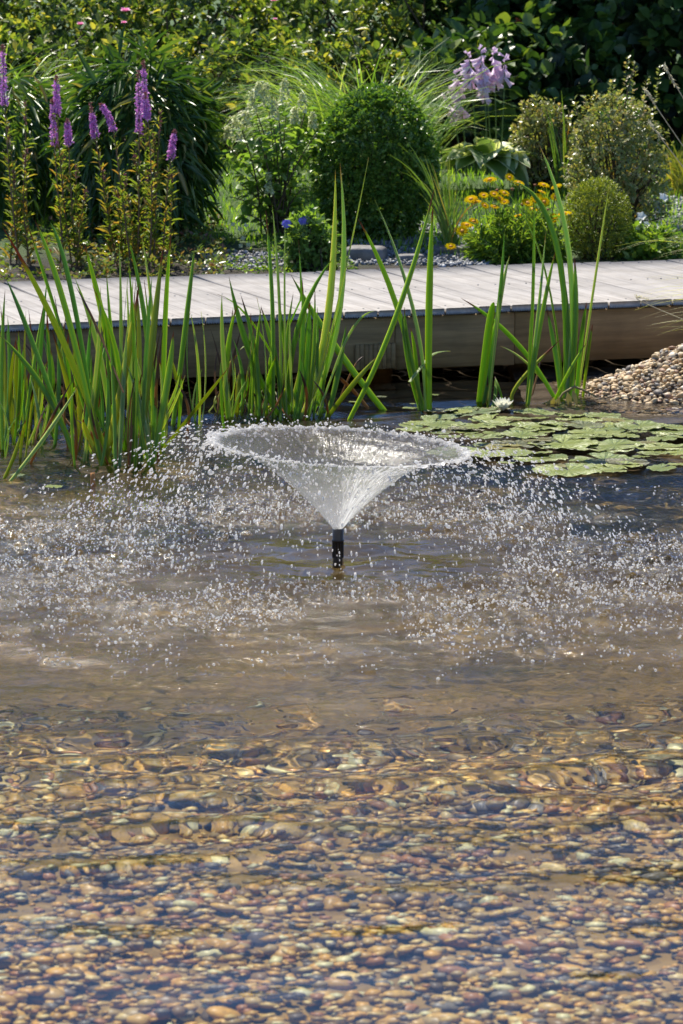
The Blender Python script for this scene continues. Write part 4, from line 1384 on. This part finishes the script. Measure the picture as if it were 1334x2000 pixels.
for px, py, h, w in ((492, 200, .10, .05), (520, 185, .09, .05), (556, 180, .11, .055), (590, 200, .08, .05), (460, 250, .10, .055), (480, 235, .08, .05), (445, 262, .06, .04), (535, 215, .08, .05), (575, 225, .06, .04), (430, 345, .07, .04), (525, 358, .09, .04), (610, 235, .06, .04), (505, 175, .06, .04)):
    p = at_y(px, py, b[1] - .1 + r.uniform(-.05, .1)) - b
    n = 60
    t = r.random(n)
    a = r.uniform(0, 6.28, n)
    rad = w * .5 * (1 - t * .75) * np.sqrt(r.uniform(.3, 1, n))
    C = p + np.stack([rad * np.cos(a), rad * np.sin(a), (t - .5) * h], 1)
    A = np.stack([np.cos(a), np.sin(a), t * 1.4], 1)
    V, F = clusters(C, A, 4, None, .0115, LEAF2, int(px), 1.6, .8, stem=.1)
    link('flower_head', mk_mesh('flower_head', V, F, mats=[hyd_w]), o, 'stuff')
for px, py in ((455, 438), (468, 447), (480, 440), (475, 465), (485, 478), (470, 480)):
    p = at_y(px, py, b[1] - .35) - b
    a = np.arange(4) * math.pi / 2 + r.uniform(0, 1)
    V, F = batch(BROAD[0], BROAD[1], frames(np.stack([np.cos(a), .2 * np.ones(4) - .3, np.sin(a)], 1), np.tile([0, -1., .3], (4, 1))), np.full((4, 3), .011), np.tile(p, (4, 1)))
    link('floret', mk_mesh('floret', V, F, mats=[hyd_w]), o)

# clipped box ball and the small golden one
box_m = leaf_mat('box_leaf', [(0, (.045, .095, .018)), (.5, (.065, .13, .024)), (.8, (.10, .17, .03)), (1, (.18, .24, .055))], .34, .28)
def ball(label, px, py, wpx, hpx, mat, n, leaf, seed, tpl, name='box_ball', per=8, asp=.55):
    b = on_land(px, py)
    y = b[1] + px_m(wpx / 2, b[1]) * .8
    b = ground_at(b[0], y)
    o = thing(name, label, 'shrub', tuple(b), 'clipped evergreen balls')
    rx, rz = px_m(wpx / 2, y), px_m(hpx, y) / 1.85
    p, d = blob_points(n, (rx, rx, rz), seed, -.92, .16, .07, 3.4)
    p[:, 2] += rz * .88
    ok = (p[:, 2] > 0)
    foliage(o, mat, [clusters(p[ok], d[ok] + [0, 0, .35], per, None, leaf, tpl, seed, .8, asp)])
    p2, d2 = blob_points(n // 3, (rx * .82, rx * .82, rz * .82), seed + 1, -.92, .3, .1)
    p2[:, 2] += rz * .88
    foliage(o, mat, [clusters(p2, d2 + [0, 0, .3], per, None, leaf * 1.2, tpl, seed + 1, 1.0, asp)], 'inner_foliage')
    twig_part(p2, (0, 0, 0), bark_m, o, .006, seed, 'branch', 36)
    return o
ball('large clipped round box ball in the middle of the border', 733, 482, 246, 292, box_m, 2500, .0185, 71, BROAD)
gold_m = leaf_mat('golden_conifer_leaf', [(0, (.08, .11, .016)), (.5, (.13, .16, .022)), (1, (.24, .24, .035))], .34, .4)
ball('small yellow-green clipped ball at the back edge of the boardwalk', 1170, 512, 138, 158, gold_m, 1500, .012, 72, LEAF4, per=7, asp=.35)

# hosta
hos_m = NT('hosta_leaf')
hu = hos_m.tex('UV')
hs = hos_m.new('SeparateXYZ')
hos_m.lk(hu, hs.inputs[0])
hr = hos_m.math('MULTIPLY', hos_m.math('ABSOLUTE', hos_m.math('SUBTRACT', hs.outputs[0], .5)), 2.0)
hr = hos_m.math('ADD', hr, hos_m.math('MULTIPLY', hos_m.math('SUBTRACT', hos_m.noise(hos_m.mapping(hu, (3, 9, 1)), 1.0, 3), .5), .35))
hc = hos_m.ramp(hr, [(.50, (.17, .26, .09)), (.62, (.27, .35, .12)), (.72, (.72, .72, .46)), (1, (.78, .78, .52))])
hos_m.lk(hc, hos_m.b.inputs['Base Color'])
hos_m.b.inputs['Roughness'].default_value = .42
hrib = hos_m.noise(hos_m.mapping(hu, (16, .5, 1)), 1.0, 1)
hos_m.lk(hos_m.bump(hrib, .5, .006), hos_m.b.inputs['Normal'])
ht = hos_m.new('BsdfTranslucent')
hos_m.lk(hos_m.mix(1.0, hc, (1.4, 1.45, .6), 'MULTIPLY'), ht.inputs[0])
hos_m.lk(hos_m.mixsh(.36, hos_m.b.outputs[0], ht.outputs[0]), hos_m.out.inputs[0])
def hosta_leaf_mesh(seed):
    r = np.random.default_rng(seed)
    n, m = 10, 7
    V, U = [], []
    for i in range(n):
        t = i / (n - 1)
        w = .34 * math.sin(math.pi * t ** .8) ** .75 if 0 < t < 1 else .01
        for j in range(m):
            u = (j / (m - 1) - .5) * 2
            wav = .035 * math.sin(t * 14 + r.uniform(0, .4) + (3 if u > 0 else 0)) * u * u
            V.append([u * w, t * .86 + .0, .30 * t - .55 * t * t + .16 * abs(u) * w / .34 + wav])
            U.append([(u + 1) / 2, t])
    F = [[i * m + j, i * m + j + 1, (i + 1) * m + j + 1, (i + 1) * m + j] for i in range(n - 1) for j in range(m - 1)]
    return mk_mesh('leaf', np.array(V), np.array(F), np.array(U), mats=[hos_m.m])
hlm = [hosta_leaf_mesh(k) for k in range(4)]
b = on_land(955, 375); b = ground_at(b[0], b[1] + .08)
hosta = thing('hosta', 'variegated hosta with cream leaf margins and tall lilac flower stalks', 'hosta', tuple(b))
r = random.Random(3)
for k, (az, el, L) in enumerate(((190, 12, .26), (215, 20, .24), (240, 5, .24), (265, 10, .26), (290, 12, .25), (320, 15, .25), (350, 16, .27), (20, 40, .2), (150, 45, .2), (175, 25, .24), (230, 38, .2), (300, 42, .2), (335, 35, .21), (260, 55, .19), (100, 45, .2), (60, 40, .2), (205, -2, .25), (275, -5, .25), (312, -3, .25))):
    o = link('leaf', hlm[k % 4], hosta)
    a = R(az + r.uniform(-8, 8))
    o.matrix_local = (Matrix.Translation((.035 * math.cos(a), .035 * math.sin(a), .08 + .07 * r.random())) @ Matrix.Rotation(a - math.pi / 2, 4, 'Z') @ Matrix.Rotation(R(el), 4, 'X')
                      @ Matrix.Rotation(R(r.uniform(-14, 14)), 4, 'Y') @ Matrix.Scale(L * 1.02, 4))
lil_m = leaf_mat('lilac_petal', [(0, (.48, .30, .55)), (.5, (.60, .44, .66)), (1, (.70, .58, .74))], .4, .5, (1.05, 1, 1.05))
n, seg = 6, 4
fv, ffc = [], []
for i, (z, rad) in enumerate(((0, .07), (.3, .12), (.65, .2), (1.0, .34))):
    for j in range(n):
        a = j / n * 6.283
        rr = rad * (1 if j % 2 == 0 or i < 3 else .7)
        fv.append([rr * math.cos(a), z if j % 2 == 0 or i < 3 else z * .88, rr * math.sin(a)])
for i in range(3):
    for j in range(n):
        ffc.append([i * n + j, i * n + (j + 1) % n, (i + 1) * n + (j + 1) % n, (i + 1) * n + j])
bell_me = mk_mesh('flower', np.array(fv), np.array(ffc), mats=[lil_m])
for (tx, ty, bx_, by_, nfl, span) in ((890, 140, 912, 345, 26, 85), (915, 105, 930, 340, 20, 60), (938, 95, 952, 340, 30, 100), (962, 98, 968, 335, 20, 70), (985, 110, 975, 335, 12, 50), (872, 185, 905, 345, 10, 50), (945, 118, 958, 340, 22, 70)):
    y = b[1] - .02 + r.uniform(-.07, .07)
    T_, B_ = at_y(tx, ty, y) - b, at_y(bx_, by_, y) - b
    path = bez(B_, (T_ + B_) / 2 + [.015, 0, .03], T_, 12)
    st = link('flower_stalk', mk_mesh('flower_stalk', *tube(path, np.linspace(.0042, .0018, 12), 6), mats=[stem_green]), hosta)
    Ltot = np.linalg.norm(T_ - B_)
    for k in range(nfl):
        f = 1 - (k / nfl) * span / ((by_ - ty))
        p = path[0] * 0
        q = f * 11
        i0 = min(10, int(q))
        p = path[i0] * (1 - (q - i0)) + path[i0 + 1] * (q - i0)
        o = link('flower', bell_me, st)
        a = r.uniform(0, 6.28)
        dn = -.5 - .9 * (1 - f) * 3 + r.uniform(-.3, .3)
        d = np.array([[math.cos(a), math.sin(a) - .15, max(-1.6, dn) if k > 3 else .5]])
        L = (.052 if k > 4 else .028) * r.uniform(.8, 1.2)
        M = frames(d, np.array([[0, 0, 1.]]))[0]
        m4 = np.eye(4)
        m4[:3, :3] = M * L
        m4[:3, 3] = p
        o.matrix_local = Matrix(m4.tolist())

# dappled small-leaved shrubs at the right
cot_m = leaf_mat('small_grey_green_leaf', [(0, (.11, .13, .05)), (.4, (.17, .19, .075)), (.75, (.25, .24, .12)), (1, (.30, .21, .13))], .34, .30)
def dappled(label, px, py, wpx, hpx, n, seed, sprays=(), mat=None, leaf=.020, name='small_leaved_shrub', group='dappled small-leaved shrubs', dy=14.9):
    y = dy
    b = ground_at(at_y(px, py, y)[0], y)
    o = thing(name, label, 'shrub', tuple(b), group)
    rx, rz = px_m(wpx / 2, y), (at_y(px, py - hpx, y)[2] - b[2]) / 1.75
    p, d = blob_points(n, (rx, rx * .8, rz), seed, -.7, .5, .28, 2.6)
    p[:, 2] += rz * .75
    ok = p[:, 2] > .01
    p, d = p[ok], d[ok]
    cs, axs = [p], [d + [0, 0, .5]]
    for (sx_, sy_) in sprays:
        e = at_y(sx_, sy_, y) - b
        q = np.array([e[0] * .75, 0, rz * 1.2])
        pth = bez(q, (q + e) / 2 + [0, 0, .02], e, 9)
        cs.append(pth); axs.append(np.gradient(pth, axis=0) * 10)
    p, d = np.concatenate(cs), np.concatenate(axs)
    foliage(o, mat or cot_m, [clusters(p, d, 7, None, leaf, LEAF4, seed, 1.1, .6, stem=1.6)])
    twig_part(p, (0, 0, 0), bark_m, o, .006, seed, 'branch', 70)
    return o
dappled('broad dappled shrub with small brownish-green leaves and upright sprays', 1205, 352, 215, 165, 1200, 81, ((1225, 112), (1240, 125), (1195, 155), (1290, 130), (1120, 195), (1140, 185), (1265, 150)))
dappled('lower dappled shrub with small brownish leaves right of the lilac hosta', 1062, 322, 140, 130, 620, 82, ((1020, 200), (1070, 195), (1090, 215)), dy=15.9)
dappled('fresh green dome-shaped shrub poking out behind the broad dappled shrub', 1205, 300, 130, 120, 520, 83, (), box_m, .02, 'dome_shrub', None, 15.6)
dappled('small leafy shrub with light green leaves and two blue blooms by the boardwalk', 608, 522, 115, 112, 260, 84, ((590, 430), (560, 445)), hyd_m, .030, 'leafy_shrub', None, 13.55)
lsh = COL.objects.get('leafy_shrub')
blue_m = leaf_mat('blue_petal', [(0, (.12, .10, .45)), (1, (.22, .18, .58))], .3, .5, (1, 1, 1.1))
for px, py in ((560, 437), (592, 432), (598, 430)):
    p = at_y(px, py, lsh.location[1] - .02) - np.array(lsh.location)
    n = 10
    a = np.arange(n) * 2.4
    V, F = batch(BROAD[0], BROAD[1], frames(np.stack([np.cos(a), .5 * np.sin(a), np.sin(a) * .8], 1), np.tile([0, -1., .4], (n, 1))), np.full((n, 3), .022), np.tile(p, (n, 1)))
    link('blossom', mk_mesh('blossom', V, F, mats=[blue_m]), lsh)

# purple loosestrife, three plants of several stems each
loo_leaf = leaf_mat('loosestrife_leaf', [(0, (.07, .11, .02)), (.5, (.13, .17, .03)), (.8, (.2, .19, .04)), (1, (.24, .12, .04))], .45, .42)
mag_m = leaf_mat('magenta_petal', [(0, (.36, .12, .36)), (.5, (.48, .20, .48)), (1, (.60, .34, .60))], .4, .5, (1.1, 1, 1.1))
bud_m = leaf_mat('loosestrife_bud', [(0, (.2, .07, .06)), (1, (.3, .12, .12))], .2, .6, (1, 1, 1))
def loosestrife(label, base_px, stems, seed):
    g = on_land(*base_px)
    o = thing('purple_loosestrife', label, 'loosestrife', tuple(g), 'purple loosestrife along the boardwalk')
    r = np.random.default_rng(seed)
    for (bx_, tx, ty, f0, f1, hook) in stems:
        y = g[1] + r.uniform(-.08, .12)
        B_ = at_y(bx_, 528, y); B_[2] = g[2] - .02
        T_ = at_y(tx, ty, y + r.uniform(-.05, .05))
        B_, T_ = B_ - g, T_ - g
        path = bez(B_, (B_ + T_) / 2 + [r.normal(0, .02), 0, 0], T_, 16)
        if hook:
            t = np.linspace(0, 1, 16)
            path[:, 0] += hook * np.maximum(0, t - .75) ** 2 * 16
            path[:, 2] -= abs(hook) * np.maximum(0, t - .8) ** 2 * 22
        st = link('stem', mk_mesh('stem', *tube(path, np.linspace(.0042, .0018, 16), 6), mats=[stem_red]), o)
        top = (f1 if f1 > 0 else 1.0)
        k = np.linspace(.12, f0 if f1 > 0 else .98, int(26 * (f0 if f1 > 0 else 1)))
        P = np.stack([np.interp(k * 15, np.arange(16), path[:, c]) for c in range(3)], 1)
        P = np.repeat(P, 3, 0)
        n = len(P)
        a = r.uniform(0, 6.28, n)
        d = np.stack([np.cos(a), np.sin(a), r.uniform(.2, 1.7, n)], 1)
        P = P + d * 0 + np.stack([0 * a, 0 * a, r.normal(0, .012, n)], 1)
        L = .056 * (1.15 - .55 * np.repeat(k, 3)) * r.uniform(.45, 1.3, n)
        V, F = batch(LANCE[0], LANCE[1], frames(d, np.tile([0, 0, 1.], (n, 1)) + r.normal(0, .3, (n, 3))), np.stack([L * .19, L, L * .8], 1), P)
        link('leaves', mk_mesh('leaves', V, F, mats=[loo_leaf]), st, 'stuff')
        if f1 > 0:
            # flower whorls up the spike, buds above
            k = f0 + (f1 - f0) * (np.floor(r.uniform(0, 1, 150) ** 1.1 * 13) + r.uniform(0, .45, 150)) / 13
            P = np.stack([np.interp(k * 15, np.arange(16), path[:, c]) for c in range(3)], 1)
            a = r.uniform(0, 6.28, 150)
            A = np.stack([np.cos(a), np.sin(a), r.uniform(-.1, .5, 150)], 1)
            V, F = clusters(P + A * (.0085 * (1.15 - .6 * (k - f0) / (f1 - f0)))[:, None], A, 3, None, .0115, LEAF2, int(tx * 7 + ty), 1.2, .5, stem=.2)
            link('flower_spike', mk_mesh('flower_spike', V, F, mats=[mag_m]), st, 'stuff')
        k = r.uniform(max(0, (f1 if f1 > 0 else .86)), 1, 40)
        P = np.stack([np.interp(k * 15, np.arange(16), path[:, c]) for c in range(3)], 1)
        A = unit(r.normal(size=(40, 3)))
        V, F = clusters(P + A * .0035, A + [0, 0, 1], 2, None, .008, LEAF2, int(tx * 3 + ty), .6, .5, stem=.2)
        link('bud_tip', mk_mesh('bud_tip', V, F, mats=[bud_m]), st, 'stuff')
    return o
loosestrife('purple loosestrife with one long flower spike at the left edge', (25, 520), [
    (40, 5, 88, .74, .97, 0), (32, 12, 240, .0, 0, 0), (62, 52, 290, 0, 0, 0), (55, 50, 200, 0, 0, 0), (20, 28, 330, 0, 0, 0)], 91)
loosestrife('purple loosestrife with three short spikes in front of the left side of the bamboo', (130, 522), [
    (142, 110, 148, .80, .97, 0), (128, 102, 196, .74, .98, 0), (150, 132, 235, .84, .98, 0), (160, 150, 320, 0, 0, 0), (118, 125, 300, 0, 0, 0), (150, 168, 370, 0, 0, 0)], 92)
loosestrife('leafy purple loosestrife with a thick double spike and one nodding spike', (265, 524), [
    (278, 280, 118, .74, .96, 0), (268, 270, 140, .70, .97, 0), (290, 283, 180, .86, .96, 0), (258, 214, 190, .82, .99, -.035), (232, 176, 200, .80, .93, 0), (318, 341, 255, .80, .98, 0),
    (300, 313, 218, 0, 0, 0), (248, 245, 340, 0, 0, 0), (270, 262, 300, 0, 0, 0), (240, 225, 370, 0, 0, 0), (285, 300, 260, 0, 0, 0), (300, 290, 330, 0, 0, 0), (215, 200, 330, 0, 0, 0), (330, 335, 330, 0, 0, 0), (262, 250, 380, 0, 0, 0)], 93)

# yellow coreopsis
cor_leaf = leaf_mat('coreopsis_leaf', [(0, (.06, .12, .02)), (.6, (.12, .19, .03)), (1, (.2, .25, .05))], .42, .42)
yel_m = leaf_mat('yellow_petal', [(0, (.52, .34, .001)), (.6, (.54, .41, .001)), (1, (.54, .46, .004))], .45, .8, (1.1, 1, .2), spec=.05)
cen_m = plain_mat('orange_flower_disc', (.55, .25, .02), .7, 80)
brn_m = plain_mat('spent_flower', (.20, .07, .02), .8, 80)
b = on_land(1012, 514)
cor = thing('coreopsis', 'bushy plant covered in yellow and orange daisy flowers', 'flowering plant', tuple(b))
r = np.random.default_rng(95)
p, d = blob_points(330, (px_m(92, b[1]), .16, .16), 96, -.3, .7, .2)
foliage(cor, cor_leaf, [clusters(p + [0, .06, .05], d + [0, 0, .9], 8, None, .055, LANCE, 97, .8, .14, stem=.8)])
stems = []
pv, pf = [], []
for k in range(11):
    a = k / 11 * 6.283
    V, F = batch(BROAD[0], BROAD[1], frames(np.array([[math.cos(a), math.sin(a), .12]]), np.array([[0, 0, 1.]])), np.array([[.75, 1, 1]]), np.zeros((1, 3)))
    pf.append(F + len(pv) * 10); pv.append(V)
disc_v, disc_f = ico(1)
disc_v = disc_v * [.36, .36, .22] + [0, 0, .08]
nv = 110
cor_fl = mk_mesh('flower', np.concatenate(pv + [disc_v]), np.concatenate(pf + [disc_f + nv]), mats=[yel_m, cen_m], fmat=[0] * sum(len(x) for x in pf) + [1] * len(disc_f))
dead_fl = mk_mesh('spent_flower', disc_v * 1.3, disc_f, mats=[brn_m])
spots = [(957, 352, 1), (995, 347, 1), (1013, 358, 1), (1062, 362, 1), (1058, 375, 1), (945, 382, 1), (965, 380, 1), (975, 388, 1), (985, 378, 1), (947, 402, 1), (966, 404, 1), (1030, 397, 1), (1048, 388, 1), (1063, 395, 1), (1087, 365, 1), (1103, 418, 1), (1012, 422, 1), (988, 450, 1),
         (920, 390, 1), (925, 433, 1), (912, 440, 1), (903, 452, 1), (880, 482, 1), (1078, 428, 1), (1085, 385, 1), (971, 372, 0), (1045, 362, 0), (1000, 370, 0), (990, 410, 0), (970, 432, 0), (1020, 400, 0), (1035, 375, 0), (1000, 432, 0), (1050, 425, 0), (1070, 410, 0), (985, 395, 1), (1040, 410, 1), (930, 395, 1)]
for k, (px, py, live) in enumerate(spots):
    y = b[1] + r.uniform(-.06, .2)
    p = at_y(px, py, y) - b
    o = link('flower' if live else 'spent_flower', cor_fl if live else dead_fl, cor)
    s = .027 * r.uniform(.75, 1.2) if live else .018
    o.matrix_local = Matrix.Translation(p) @ Matrix.Rotation(R(r.uniform(5, 60)), 4, 'X') @ Matrix.Rotation(R(r.uniform(-25, 25)), 4, 'Y') @ Matrix.Rotation(r.uniform(0, 6), 4, 'Z') @ Matrix.Scale(s, 4)
    q = np.array([p[0] * .75, p[1] * .6 + .04, .02])
    stems.append(tube(bez(q, (q + p) / 2 + [0, 0, .03], p, 6), [.0016] * 6, 4))
foliage(cor, stem_green, stems, 'stem')

# thin rushes and small grasses
rush_m = leaf_mat('rush_blade', [(0, (.07, .13, .025)), (.6, (.11, .17, .03)), (.85, (.2, .19, .05)), (1, (.34, .14, .03))], .35, .4)
def placed_blades(name, label, base_px, tips, wpx, mat, n, seed, spread=10, jit=22, cat='rush', group=None, dy=.25, bow=.12):
    r = np.random.default_rng(seed)
    g = on_land(*base_px)
    o = thing(name, label, cat, tuple(g), group)
    P, side, W = [], [], []
    k = 9
    for i in range(n):
        tx, ty = tips[r.integers(0, len(tips))]
        tx += r.normal(0, jit); ty += r.normal(0, jit * .9)
        y = g[1] + r.uniform(-.05, dy)
        B_ = at_y(base_px[0] + r.normal(0, spread), base_px[1], y); B_[2] = land(np.array(B_[0]), np.array(B_[1])) - .01
        T_ = at_y(tx, min(ty, base_px[1] - 30), y + r.normal(0, .06))
        m = (B_ + T_) / 2
        m[2] += abs(T_[0] - B_[0]) * r.uniform(.2, .8) * bow * 8
        m[0] -= (T_[0] - B_[0]) * .15
        P.append(bez(B_, m, T_, k) - g)
        t = np.linspace(0, 1, k)
        W.append(px_m(wpx, y) * r.uniform(.6, 1.2) * (1 - t ** 2.5 * .9))
        side.append([1, r.normal(0, .5), 0])
    V, F = ribbons(np.array(P), np.array(W), np.array(side))
    link('blades', mk_mesh('blades', V, F, mats=[mat]), o, 'stuff')
    return o
placed_blades('rush_tuft', 'tuft of thin dark rush blades with reddish tips right of the box ball', (880, 495), [(770, 295), (800, 310), (835, 300), (860, 330), (880, 300), (905, 340), (925, 400), (820, 360)], 2.8, rush_m, 46, 121, 8, dy=.12)
placed_blades('rush_tuft', 'thin upright grass tuft rising between the two dappled shrubs', (1100, 385), [(1068, 205), (1082, 240), (1110, 230), (1120, 300), (1090, 280)], 4, rush_m, 34, 122, 9, 16)
heath_m = leaf_mat('russet_grass_blade', [(0, (.20, .12, .03)), (.4, (.28, .16, .035)), (.7, (.18, .19, .04)), (1, (.33, .12, .04))], .35, .5)
placed_blades('russet_grass', 'low russet-tinted grass between the golden ball and the grey gravel', (1200, 425), [(1170, 335), (1200, 330), (1230, 340), (1255, 370), (1150, 345), (1240, 400)], 3.2, heath_m, 230, 123, 30, 18, 'grass')
yg_m = leaf_mat('yellow_grass_blade', [(0, (.10, .12, .022)), (.5, (.16, .16, .03)), (1, (.24, .18, .05))], .42, .45)
placed_blades('yellow_grass', 'spiky yellow-green grass at the right edge above the gravel', (1335, 385), [(1290, 290), (1310, 300), (1335, 280), (1285, 330), (1360, 300)], 3.6, yg_m, 90, 124, 18, 16, 'grass')

# pale overhanging grass at the right end of the boardwalk
gb = np.array([1.70, 10.95, .06])
o = thing('feathery_grass', 'pale overhanging grass reaching in front of the boardwalk from the right', 'grass', tuple(gb))
r = np.random.default_rng(131)
P, W, S = [], [], []
tipsR = [(1210, 485), (1230, 600), (1255, 540), (1290, 430), (1275, 470), (1260, 500), (1300, 640), (1255, 645), (1240, 585), (1300, 545), (1285, 600), (1310, 500), (1318, 395), (1325, 620), (1265, 418), (1310, 460), (1270, 620), (1245, 565), (1320, 560), (1295, 395)]
for k in range(74):
    tx, ty = tipsR[k % len(tipsR)]
    tx += r.normal(8, 14); ty += r.normal(0, 14)
    y = gb[1] + r.uniform(-.12, .12)
    T_ = at_y(tx, ty, y) - gb
    B_ = np.append(r.normal(0, .025, 2), 0)
    m = np.array([T_[0] * .45, 0, max(T_[2], .12) + r.uniform(.04, .22)])
    P.append(bez(B_, m, T_, 12))
    t = np.linspace(0, 1, 12)
    W.append(.0042 * r.uniform(.6, 1.2) * (1 - t ** 3 * .92))
    S.append([r.normal(0, .4), 1, r.normal(0, .3)])
V, F = ribbons(np.array(P), np.array(W), np.array(S))
pale_m = leaf_mat('pale_grass_blade', [(0, (.24, .26, .07)), (.5, (.36, .36, .14)), (1, (.46, .42, .24))], .42, .45)
link('blades', mk_mesh('blades', V, F, mats=[pale_m]), o, 'stuff')
straw_m = plain_mat('straw', (.52, .42, .26), .7, 60, .4)
pl_m = leaf_mat('grass_plume', [(0, (.55, .45, .30)), (1, (.68, .60, .46))], .35, .7, (1, 1, .9))
for tx, ty, mx, my in ((1280, 203, 1318, 262), (1294, 273, 1322, 310), (1268, 585, 1300, 610), (1322, 172, 1345, 210)):
    T_, M_ = at_y(tx, ty, gb[1]) - gb, at_y(mx, my, gb[1]) - gb
    path = bez(np.zeros(3), 2 * M_ - .5 * T_ - [0, 0, 0], T_, 16)
    st = link('seed_stalk', mk_mesh('seed_stalk', *tube(path, np.linspace(.0022, .0012, 16), 5), mats=[straw_m]), o)
    kk = r.uniform(11.5, 15, 70)
    C = np.stack([np.interp(kk, np.arange(16), path[:, c]) for c in range(3)], 1)
    ax = np.stack([np.interp(kk, np.arange(16), np.gradient(path[:, c])) for c in range(3)], 1)
    V, F = clusters(C, ax * 20, 1, None, .013, LEAF2, int(tx), .28, .12, stem=.3)
    link('plume', mk_mesh('plume', V, F, mats=[pl_m]), st, 'stuff')

# white bellflowers at the right
wh_m = leaf_mat('white_bell_petal', [(0, (.80, .80, .84)), (1, (.84, .84, .86))], .4, .5, (1, 1, 1))
b = on_land(1268, 505)
pb = thing('bellflower', 'low leafy plant with white star-shaped bellflowers at the boardwalk edge', 'flowering plant', tuple(b))
p, d = blob_points(300, (.19, .15, .12), 141, -.2, .7, .25)
foliage(pb, cor_leaf, [clusters(p + [0, .03, .02], d + [0, 0, .6], 6, None, .035, LEAF4, 142, 1.0, .5)])
st5 = []
r = np.random.default_rng(143)
starv, starf = [], []
for k in range(5):
    a = k / 5 * 6.283
    V, F = batch(BROAD[0], BROAD[1], frames(np.array([[math.cos(a), math.sin(a), .55]]), np.array([[-math.cos(a), -math.sin(a), 1.]])), np.array([[.85, 1, 1]]), np.zeros((1, 3)))
    starf.append(F + 10 * k); starv.append(V)
star = mk_mesh('flower', np.concatenate(starv), np.concatenate(starf), mats=[wh_m])
for px, py, s in ((1293, 388, .028), (1252, 424, .026), (1246, 445, .024), (1292, 443, .026), (1250, 432, .022), (1262, 440, .02)):
    p = at_y(px, py, b[1] + .04) - b
    f = link('flower', star, pb)
    f.matrix_local = Matrix.Translation(p) @ Matrix.Rotation(R(r.uniform(20, 80)), 4, 'X') @ Matrix.Rotation(R(r.uniform(-30, 30)), 4, 'Y') @ Matrix.Scale(s, 4)
    st5.append(tube(bez(np.array([p[0] * .6, .03, .02]), np.array([p[0], .03, p[2] * .6]), p, 6), [.0016] * 6, 4))
foliage(pb, stem_green, st5, 'stem')

# low ground cover along the back edge of the boardwalk
gc_m = leaf_mat('ground_cover_leaf', [(0, (.06, .10, .02)), (.35, (.11, .16, .03)), (.6, (.17, .14, .04)), (.8, (.12, .05, .05)), (1, (.2, .2, .06))], .35, .3)
def cover(pxa, pxb, pya, pyb, n, leaf, mat, seed, name, hmax=.05, per=5, tpl=LEAF4):
    r = np.random.default_rng(seed)
    q = np.stack([ray(a, b) for a, b in zip(r.uniform(pxa, pxb, n * 4), r.uniform(pya, pyb, n * 4))])
    q = q * ((.2 - CAM_H) / q[:, 2])[:, None]
    ok = (along_deck(q[:, 0], q[:, 1]) > DECK_W + .04) & (vnoise(q[:, 0] * 9, q[:, 1] * 9, seed) > .33)
    C = np.stack([q[ok, 0], q[ok, 1], land(q[ok, 0], q[ok, 1]) + r.random(int(ok.sum())) * hmax], 1)[:n]
    n = len(C)
    A = np.stack([r.normal(0, .4, n), r.normal(0, .4, n), np.ones(n)], 1)
    V, F = clusters(C, A, per, None, leaf, tpl, seed, 1.2, .6)
    link(name, mk_mesh(name, V, F, mats=[mat]), None, 'stuff')
cover(165, 440, 470, 545, 620, .022, gc_m, 151, 'ground_cover', .09)
cover(0, 170, 480, 548, 130, .024, gc_m, 152, 'ground_cover', .05)
cover(430, 700, 490, 530, 240, .018, cor_leaf, 153, 'ground_cover', .03)

# grey slate chippings and flat edging stones
slate_m = NT('slate_chip')
sr_ = slate_m.geo('Random Per Island')
slate_m.lk(slate_m.ramp(sr_, [(0, (.12, .12, .125)), (.5, (.24, .24, .25)), (.85, (.36, .36, .37)), (1, (.48, .48, .48))]), slate_m.b.inputs['Base Color'])
slate_m.b.inputs['Roughness'].default_value = .6
chip = pebble_template(1, 77)
def chips(regions, seed):
    r = np.random.default_rng(seed)
    P = np.concatenate([on_land_many(r.uniform(a, b, n), r.uniform(c, d, n)) for a, b, c, d, n in regions])
    P = P[along_deck(P[:, 0], P[:, 1]) > DECK_W + .03]
    P[:, 2] += r.uniform(0, .012, len(P))
    S = np.clip(r.lognormal(math.log(.009), .35, len(P)), .004, .02)
    n = len(P)
    V, F = batch(chip[0], chip[1], rand_rot(n, r), np.stack([S, S * .8, S * .5], 1), P)
    link('slate_gravel', mk_mesh('slate_gravel', V, F, mats=[slate_m.m], smooth=False), None, 'stuff')
chips([(680, 960, 440, 520, 2600), (840, 950, 500, 522, 500), (1190, 1345, 315, 400, 1300), (1240, 1345, 390, 505, 1600), (395, 560, 495, 530, 500)], 161)
rock_m = plain_mat('slate_rock', (.17, .16, .155), .7, 18, .7, .5, 30)
def slab(label, px, py, w, dpt, h, seed):
    r = np.random.default_rng(seed)
    g = on_land(px, py, 12.4)
    V, F = ico(3)
    V = V.copy()
    V = np.sign(V) * np.abs(V) ** .38
    V *= (1 + .16 * (fbm(V[:, 0] * 1.6 + 5 + V[:, 2], V[:, 1] * 1.6 + seed + V[:, 2], seed) - .5))[:, None]
    V *= np.array([w / 2, dpt / 2, h / 2])
    V[:, 2] += h * .3
    o = thing('edging_stone', label, 'stone', tuple(g), 'flat stones edging the gravel', mk_mesh('edging_stone', V, F, mats=[rock_m], smooth=False))
    o.rotation_euler = (0, 0, r.uniform(-.25, .25))
slab('dark flat edging stone under the right side of the box ball', 715, 506, .17, .14, .07, 3)
slab('low grey edging stone at the foot of the rush tuft', 885, 496, .20, .12, .045, 4)
slab('small grey edging stone between the box ball and the rush tuft', 800, 508, .12, .1, .035, 5)
